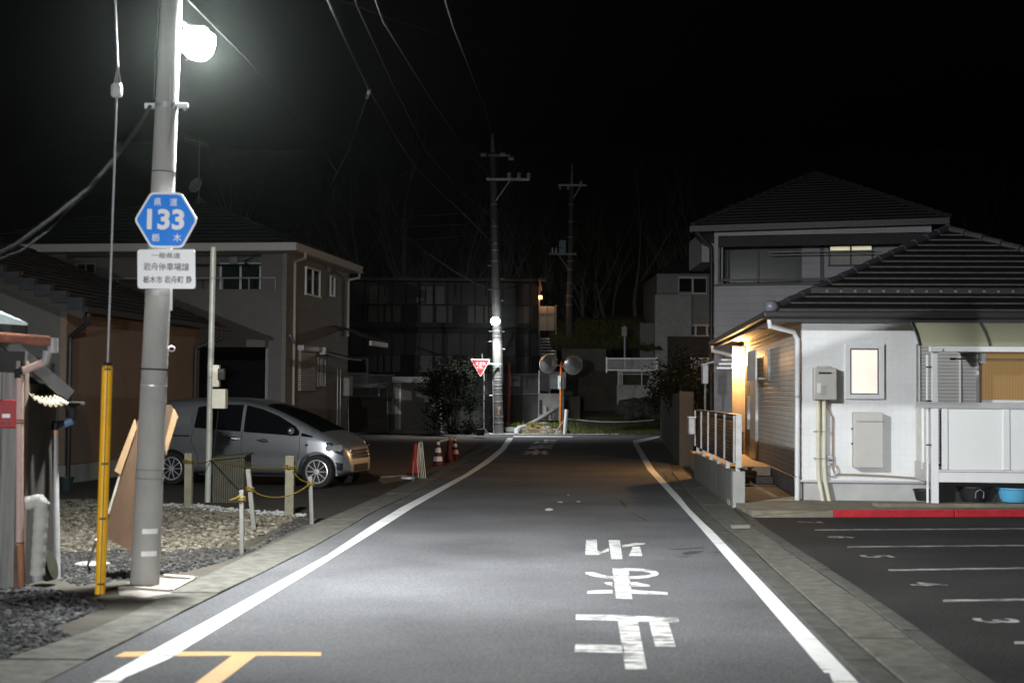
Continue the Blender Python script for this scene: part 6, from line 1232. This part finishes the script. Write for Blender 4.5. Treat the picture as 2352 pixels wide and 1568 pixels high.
for i in range(n): y = .05 + (wl-.1)*i/(n-1); MB(FW).bx(.0, .03, y-.02, y+.02, .68, 1.4).build('post', alum, lf); MB(FW).bx(.04, .1, y-.03, y+.03, .53, .66).build('foot', mat('pale_foot', (.45,.45,.44), .5), lf)
MB(FW).bx(.03, .12, -.06, -.022, .62, 1.42).build('end_post', MATS['pale_foot'], lf)
for k in range(12): MB(FW).prism([(.045, 0, .715+.054*k), (.12, 0, .745+.054*k), (.12, 0, .757+.054*k), (.045, 0, .727+.054*k)], (0, wl, 0)).build('louvre', mat('black_louvre', (.012,.011,.011), .5), lf)
mb_ = thing('mailbox', 'pale newspaper box hung on the far end of the louvred fence', 'mailbox', FW @ Vector((-.1, wl-.3, .9))); MB(FW).bx(-.14, -.005, wl-.45, wl-.1, .92, 1.25).build('box', mat('mail_box', (.62,.6,.62), .4), mb_, bevel=.03); MB(FW).bx(-.15, .0, wl-.5, wl-.05, 1.25, 1.28).build('lid', white, mb_)
# tall concrete garden wall further up the road
ww0, ww1 = Vector((4.12, 35, 0)), Vector((5.75, 55, 0)); wv_ = (ww1-ww0).normalized(); wnr = Vector((wv_.y, -wv_.x, 0))
b = MB(); tw = thing('garden_wall', 'tall dark concrete garden wall along the right edge of the road', 'wall', ww0)
tcw = mat('tall_wall_concrete', (.075,.075,.07), .9, var=.35, scale=1.4, bump=.3, stretch=(1,1,.5))
def wallseg(a, c, z, m, name): 
    bb = MB(); P = [a, c, c + wnr*.2, a + wnr*.2]; bb.prism([p + Vector((0,0,-.05)) for p in P], (0,0,z+.05)); return bb.build(name, m, tw, bevel=.01)
wallseg(ww0, ww1, 1.75, tcw, 'wall'); MB().bx(ww0.x-.02, ww0.x+.33, ww0.y-.25, ww0.y-.02, -.05, 1.8).build('end_pier', mat('pier_grey', (.04,.04,.038), .9, var=.35, scale=2, stretch=(1,1,.3)), tw, bevel=.01)
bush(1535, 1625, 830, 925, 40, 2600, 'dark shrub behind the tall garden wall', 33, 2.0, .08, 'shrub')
# meter cupboard on the neighbour
sc_ = thing('service_box', 'grey metal service box on a post behind the louvred fence', 'box', at(1620, 900, 36)); MB().bx(*bxp(1614, 837, 1627, 881, 36, .3)).build('casing', steel, sc_, bevel=.01); MB().prism([at(1612,836,35.9), at(1640,829,35.9), at(1640,832,35.9), at(1612,839,35.9)], (0,.4,0)).build('roof', steel, sc_); MB().tube([at(1620,881,36.1), Vector((at(1620,900,36).x, 36.1, 0))], .03, 8).build('post', steel_dull, sc_)
# ------------------------------------------------------------------ two storey neighbour
YT = 38.6; tp = lambda x, y, d=0: at(x, y, YT + d); t0_ = at(1640, 900, YT); FT = frame((t0_.x, YT, 0), rad(-14)); tq = lambda x, y, c=0: onplane(FT, 1, c, x, y)
nb = thing('house', 'two storey neighbour house with a dark hipped roof and a deep balcony', 'house', M=FT)
nw = tiles('blue_grey_siding', (.36,.36,.39), (.29,.29,.31), 1.8, .2, .01, .7, .35, var=.04, stain=.15)
NX = tq(2140, 700).x; zpar = tq(1700, 657).z; zband = tq(1700, 541).z; ztop = tq(1700, 524).z
b = MB(FT); b.bx(0, NX, 0, .14, 0, zpar); b.bx(0, NX, 0, .14, zband, ztop); b.bx(0, .1, 0, .14, zpar, zband); b.build('front_wall', nw, nb)
MB(FT).bx(0, .12, .15, 8, 0, ztop).build('side_wall', nw, nb); MB(FT).bx(NX-.12, NX, .15, 8, 0, ztop).build('side_wall', nw, nb)
MB(FT).bx(.12, NX-.12, 1.4, 1.5, zpar-.4, ztop).build('balcony_wall', nw, nb); MB(FT).bx(.12, NX-.12, .15, 1.39, zpar-.55, zpar-.42).build('balcony_floor', conc_dark, nb)
b = MB(FT); b.bx(.1, NX, .02, .1, tq(1700,566).z, zband-.02); b.build('shade_screen', mat('dark_screen', (.035,.035,.035), .8), nb)
MB(FT).bx(0, NX, -.04, .16, zpar, zpar+.06).build('parapet_cap', mat('dark_cap', (.03,.03,.035), .5), nb); MB(FT).bx(.1, NX, .02, .06, tq(1700,642).z-.03, tq(1700,642).z+.02).build('balcony_rail', MATS['dark_cap'], nb)
b = MB(FT)
for x in (.15, 2.3, 4.4): b.bx(x-.02, x+.02, .02, .06, zpar+.06, tq(1700,642).z)
b.build('rail_posts', MATS['dark_cap'], nb)
cz0, cz1 = zpar-.35, tq(1700,566,1.4).z
window(FT, tq(1652,600,1.4).x, tq(1834,600,1.4).x, cz0, cz1, 1.4, nb, MATS['dark_cap'], glassy('curtained_glass', (.075,.085,.085), .12), 2, .05)
lwn = window(FT, tq(1903,600,1.4).x, tq(2006,600,1.4).x, tq(1950,612,1.4).z, cz1, 1.4, nb, MATS['dark_cap'], mat('net_curtain', (.33,.33,.3), .8), 2, .05)
MB(FT).bx(tq(1907,570,1.4).x, tq(2003,570,1.4).x, 1.37, 1.378, tq(1950,575.5,1.4).z, cz1-.055).build('lit_strip', glow('lit_blind', (1,.93,.62), .42, .12, 5), lwn)
b = MB(FT)
for x in (1888, 1837): b.bx(tq(x,600,1.4).x-.05, tq(x,600,1.4).x+.05, 1.3, 1.39, zpar-.3, cz1)
b.build('wall_posts', MATS['dark_cap'], nb)
for dz in (0, .08): MB(FT).tube([(tq(1765,585,.6).x, .6, tq(1800,585,.6).z+dz), (tq(2010,585,.6).x, .6, tq(1800,585,.6).z+dz)], .015, 6).build('laundry_pole', steel_dull, nb)
MB(FT).tube([(.18, .3, zpar+.06), (.18, .3, zband-.05)], .03, 8).build('balcony_post', steel, nb)
MB(FT).tube([(-.45,-.3,ztop+.05),(-.45,-.3,ztop-.12),(-.08,-.08,ztop-.5),(-.07,-.07,ztop-.7),(-.07,-.07,.0)], .06, 10).build('downpipe', black, nb, smooth=50)
rA, rL, rR = FT.inverted() @ at(1870, 401, YT+3.0), FT.inverted() @ at(1590, 521, YT-.5), FT.inverted() @ at(2181, 502, YT-2.1)
b = MB(FT); tile_roof(b, [rL, rR, rA, rA], 18, .03); bl_, br_ = rL + Vector((0,9.5,0)), rR + Vector((0,9.5,0)); rB = rA + Vector((0,2.2,0)); tile_roof(b, [rL, bl_, rB, rA], 18, .03); tile_roof(b, [rR, br_, rB, rA], 18, .03); b.build('roof', dark_roof, nb)
b = MB(FT)
for s, e in ((rL, rA), (rR, rA)):
    for i in range(16): b.tube([s.lerp(e, i/16)+Vector((0,-.02,.06)), s.lerp(e, (i+.95)/16)+Vector((0,-.02,.05))], [.075,.06], 6)
b.build('ridge_tiles', ridge_m, nb); MB(FT).prism([rL+Vector((0,.0,-.05)), rR+Vector((0,.0,-.05)), br_+Vector((0,0,-.05)), bl_+Vector((0,0,-.05))], (0,0,.03)).build('soffit', mat('grey_soffit', (.35,.35,.37), .8), nb)
MB(FT).bar(rL+Vector((0,-.03,-.06)), rR+Vector((0,-.03,-.06)), .08, .16).build('gutter', fas, nb); MB(FT).bar(rL+Vector((-.03,0,-.06)), bl_+Vector((-.03,0,-.06)), .08, .16).build('gutter', fas, nb)
MB().bx(*bxp(1612, 532, 1646, 602, YT+3.2, 3)).build('wing_wall', nw, nb)
# small arched shade and louvre on its lower wall
ar = [tq(1650,848), tq(1657,835), tq(1664,820), tq(1672,811), tq(1680,812), tq(1690,826), tq(1696,848)]
for k in range(4):
    y0_ = 848 - 9.5*k; hw_ = (24, 20, 15, 8)[k]; c = tq(1674, y0_); 
    MB(FT).bx(tq(1674-hw_, y0_).x, tq(1674+hw_, y0_).x, -.42+.08*k, -.36+.08*k, tq(1674, y0_).z, tq(1674, y0_-5).z).build('arched_shade_slat', steel, nb)
MB(FT).tube([(p.x, -.2 if 0 < i < 6 else -.4, p.z) for i, p in enumerate(ar)], .02, 6).build('arched_shade_frame', steel_dull, nb, smooth=60)
b = MB(FT)
for k in range(20): b.bx(tq(1686,870).x, tq(1697,870).x, -.08, -.02, tq(1690,870+6*k).z, tq(1690,873+6*k).z)
b.build('louvre_screen', mat('pale_louvre', (.5,.47,.4), .6), nb)
# ------------------------------------------------------------------ far right house and terrace
YF = 76; fhs = thing('house', 'dim grey two storey house far back on the terrace behind the fences', 'house', at(1570, 860, YF)); fwm = tiles('far_siding', (.36,.36,.36), (.26,.26,.26), 1.5, .15, .012, .8, .3, var=.05)
fb = lambda x0, y0, x1, y1, d, dep: bxp(x0, y0, x1, y1, YF + d, dep)
MB().bx(*fb(1509, 628, 1700, 880, .6, 8)).build('wall', fwm, fhs); MB().bx(*fb(1505, 677, 1588, 880, -.6, 1.1)).build('balcony_block', mat('far_render', (.42,.42,.41), .8), fhs); MB().bx(*fb(1470, 742, 1508, 880, 0, 5)).build('annexe', mat('far_annexe', (.2,.2,.2), .8), fhs)
def fwin(x0, y0, x1, y1, d, n, gm):
    b = MB(); p = bxp(x0, y0, x1, y1, YF+d, .1); t = .1; b.bx(p[0],p[1],p[2],p[3],p[5]-t,p[5]); b.bx(p[0],p[1],p[2],p[3],p[4],p[4]+t)
    for i in range(n+1): x = p[0]+(p[1]-p[0])*i/n; b.bx(max(p[0],x-.05), min(p[1],x+.05), p[2], p[3], p[4]+t, p[5]-t)
    w = b.build('window', white_al, fhs); W[w] = W[fhs]; MB().bx(p[0], p[1], p[2]+.05, p[3]-.02, p[4], p[5]).build('pane', gm, w)
fwin(1558, 635, 1624, 676, .48, 2, glass_dark); fwin(1546, 744, 1650, 774, .48, 4, mat('pinkish_curtain', (.1,.07,.065), .8))
MB().bar(at(1508, 671, YF-.6), at(1588, 671, YF-.6), .05, .05).build('balcony_rail', steel_dull, fhs)
b = MB(); tile_roof(b, [at(1496,627,YF-1), at(1720,627,YF-1), at(1640,585,YF+4), at(1590,585,YF+4)], 10, .04); tile_roof(b, [at(1496,627,YF-1), at(1496,627,YF-1)+Vector((0,10,0)), at(1590,585,YF+4), at(1590,585,YF+4)], 10, .04); b.build('roof', dark_roof, fhs)
sc = thing('slatted_screen', 'dark slatted timber screen in front of the far right house', 'fence', at(1580, 850, 73)); b = MB()
for i in range(44): x = 1534 + 2.8*i; b.bar(at(x, 772, 73), at(x, 850, 73), .05, .03)
b.build('slats', MATS['dark_timber'], sc); MB().bx(*bxp(1533, 773, 1658, 850, 73.05, .02)).build('backing', black, sc)
pf = mat('pale_fence', (.75,.75,.75), .4, .3)
bars(1393, 1508, 823, 851, 69.8, 46, pf, 'railing', 'pale barred railing on the terrace edge above the concrete stair', .009, 2); bars(1588, 1660, 823, 851, 69.8, 28, pf, 'railing', 'pale barred railing beside the two storey neighbour house', .009, 2)
hr = thing('handrail', 'steel handrail running down beside the concrete stair', 'handrail', at(1470, 885, 67)); b = MB(); b.tube([at(1418,853,67), at(1488,853,67), at(1533,877,65.2)], .03, 8).tube([at(1420,859,67), at(1486,859,67), at(1530,882,65.2)], .022, 8)
for x, y0, y1 in ((1420,853,884),(1424,853,884),(1429,853,884),(1474,853,884),(1494,857,872),(1508,864,898)): b.tube([at(x, y0, 66.8), at(x, y1, 66.8)], .025, 8)
b.build('rails', pf, hr)
cs = thing('stair_wall', 'pale stained concrete wall below the handrail', 'wall', at(1470, 945, 66.5)); stain = mat('stained_pale_concrete', (.33,.33,.31), .9, var=.5, scale=1.2, stretch=(1,1,.3), bump=.3)
MB().prism([at(x, y, 66.9) for x, y in ((1417,884),(1480,884),(1520,900),(1532,908),(1532,950),(1417,950))], (0,.3,0)).build('wall', stain, cs); MB().prism([at(x, y, 68.5) for x, y in ((1486,868),(1500,862),(1524,882),(1524,910),(1486,895))], (0,.2,0)).build('upper_wall', stain, cs)
for x, y, r in ((1434,934,.45),(1452,926,.5),(1470,931,.5),(1484,925,.45),(1496,934,.5),(1446,942,.4),(1510,940,.45),(1522,932,.35)): props(MB().blob(at(x, y+6, 65.9), r, (1.2,.8,.85), x, 2, .2).build('boulder', mat('dark_boulder', (.05,.05,.048), .9, var=.4)), 'dark rounded boulder in the row below the pale stair wall', 'boulder', 'boulders below the stair wall')
bush(1505, 1590, 868, 930, 60, 2600, 'dark shrub between the handrail and the garden wall', 41, 1.6, .1, 'shrub')
ms = mat('mossy_concrete', (.1,.104,.08), .9, var=.45, scale=.8); MB_2 = MB().bx(at(1290,850,74).x, at(1392,850,74).x, 74, 74.4, 1.0, zat(0, 790, 74)).build('mossy_wall', ms); props(MB_2, 'mossy concrete retaining wall left of the terrace railing', 'wall')
b = MB(); rows = []
for j in range(9):
    row = []
    for i in range(14): x = at(1265, 780, 75).x + i*.45; row.append((x, 74.4 + j*1.2, zat(0, 790, 74) - .05 + j*.28 + rnd.uniform(-.1,.1)))
    rows.append(row)
b.grid(rows); struct(b.build('grass_slope', bank, smooth=80), 'steep grassy slope above the mossy wall')
bgp = at(1290, 780, 75).x; props(blades(2600, lambda q: Vector((bgp - .5 + q.uniform(0, 5.5), 74.5 + (j := q.uniform(0, 8)), zat(0, 790, 74) + j*.233)), .1, .35, 9).build('grass', grass_m, fix=False), 'long grass on the slope beside the apartment stair', 'grass', kind='stuff')
lpst = thing('lamp_post', 'short pole with an unlit box behind the terrace railing', 'post', at(1435, 850, 70.5)); MB().tube([at(1435, 850, 70.5), at(1435, 748, 70.5)], .05, 8).build('pole', steel, lpst); MB().bx(*bxp(1428, 750, 1440, 772, 70.3, .15)).build('box', steel_dull, lpst, bevel=.02)

# ------------------------------------------------------------------ thin night haze
hz, t_, p_, N_, L__ = nodes('night_haze'); t_.nodes.remove(p_); vol = N_('ShaderNodeVolumePrincipled'); vol.inputs['Color'].default_value = (.82,.95,.88,1); vol.inputs['Density'].default_value = HAZE; vol.inputs['Anisotropy'].default_value = .95
L__(vol.outputs[0], t_.nodes['Material Output'].inputs['Volume'])
props(MB().bx(-410, 410, -90, 510, -1, 90).build('haze', hz), 'thin night haze filling the street', 'haze', kind='stuff')
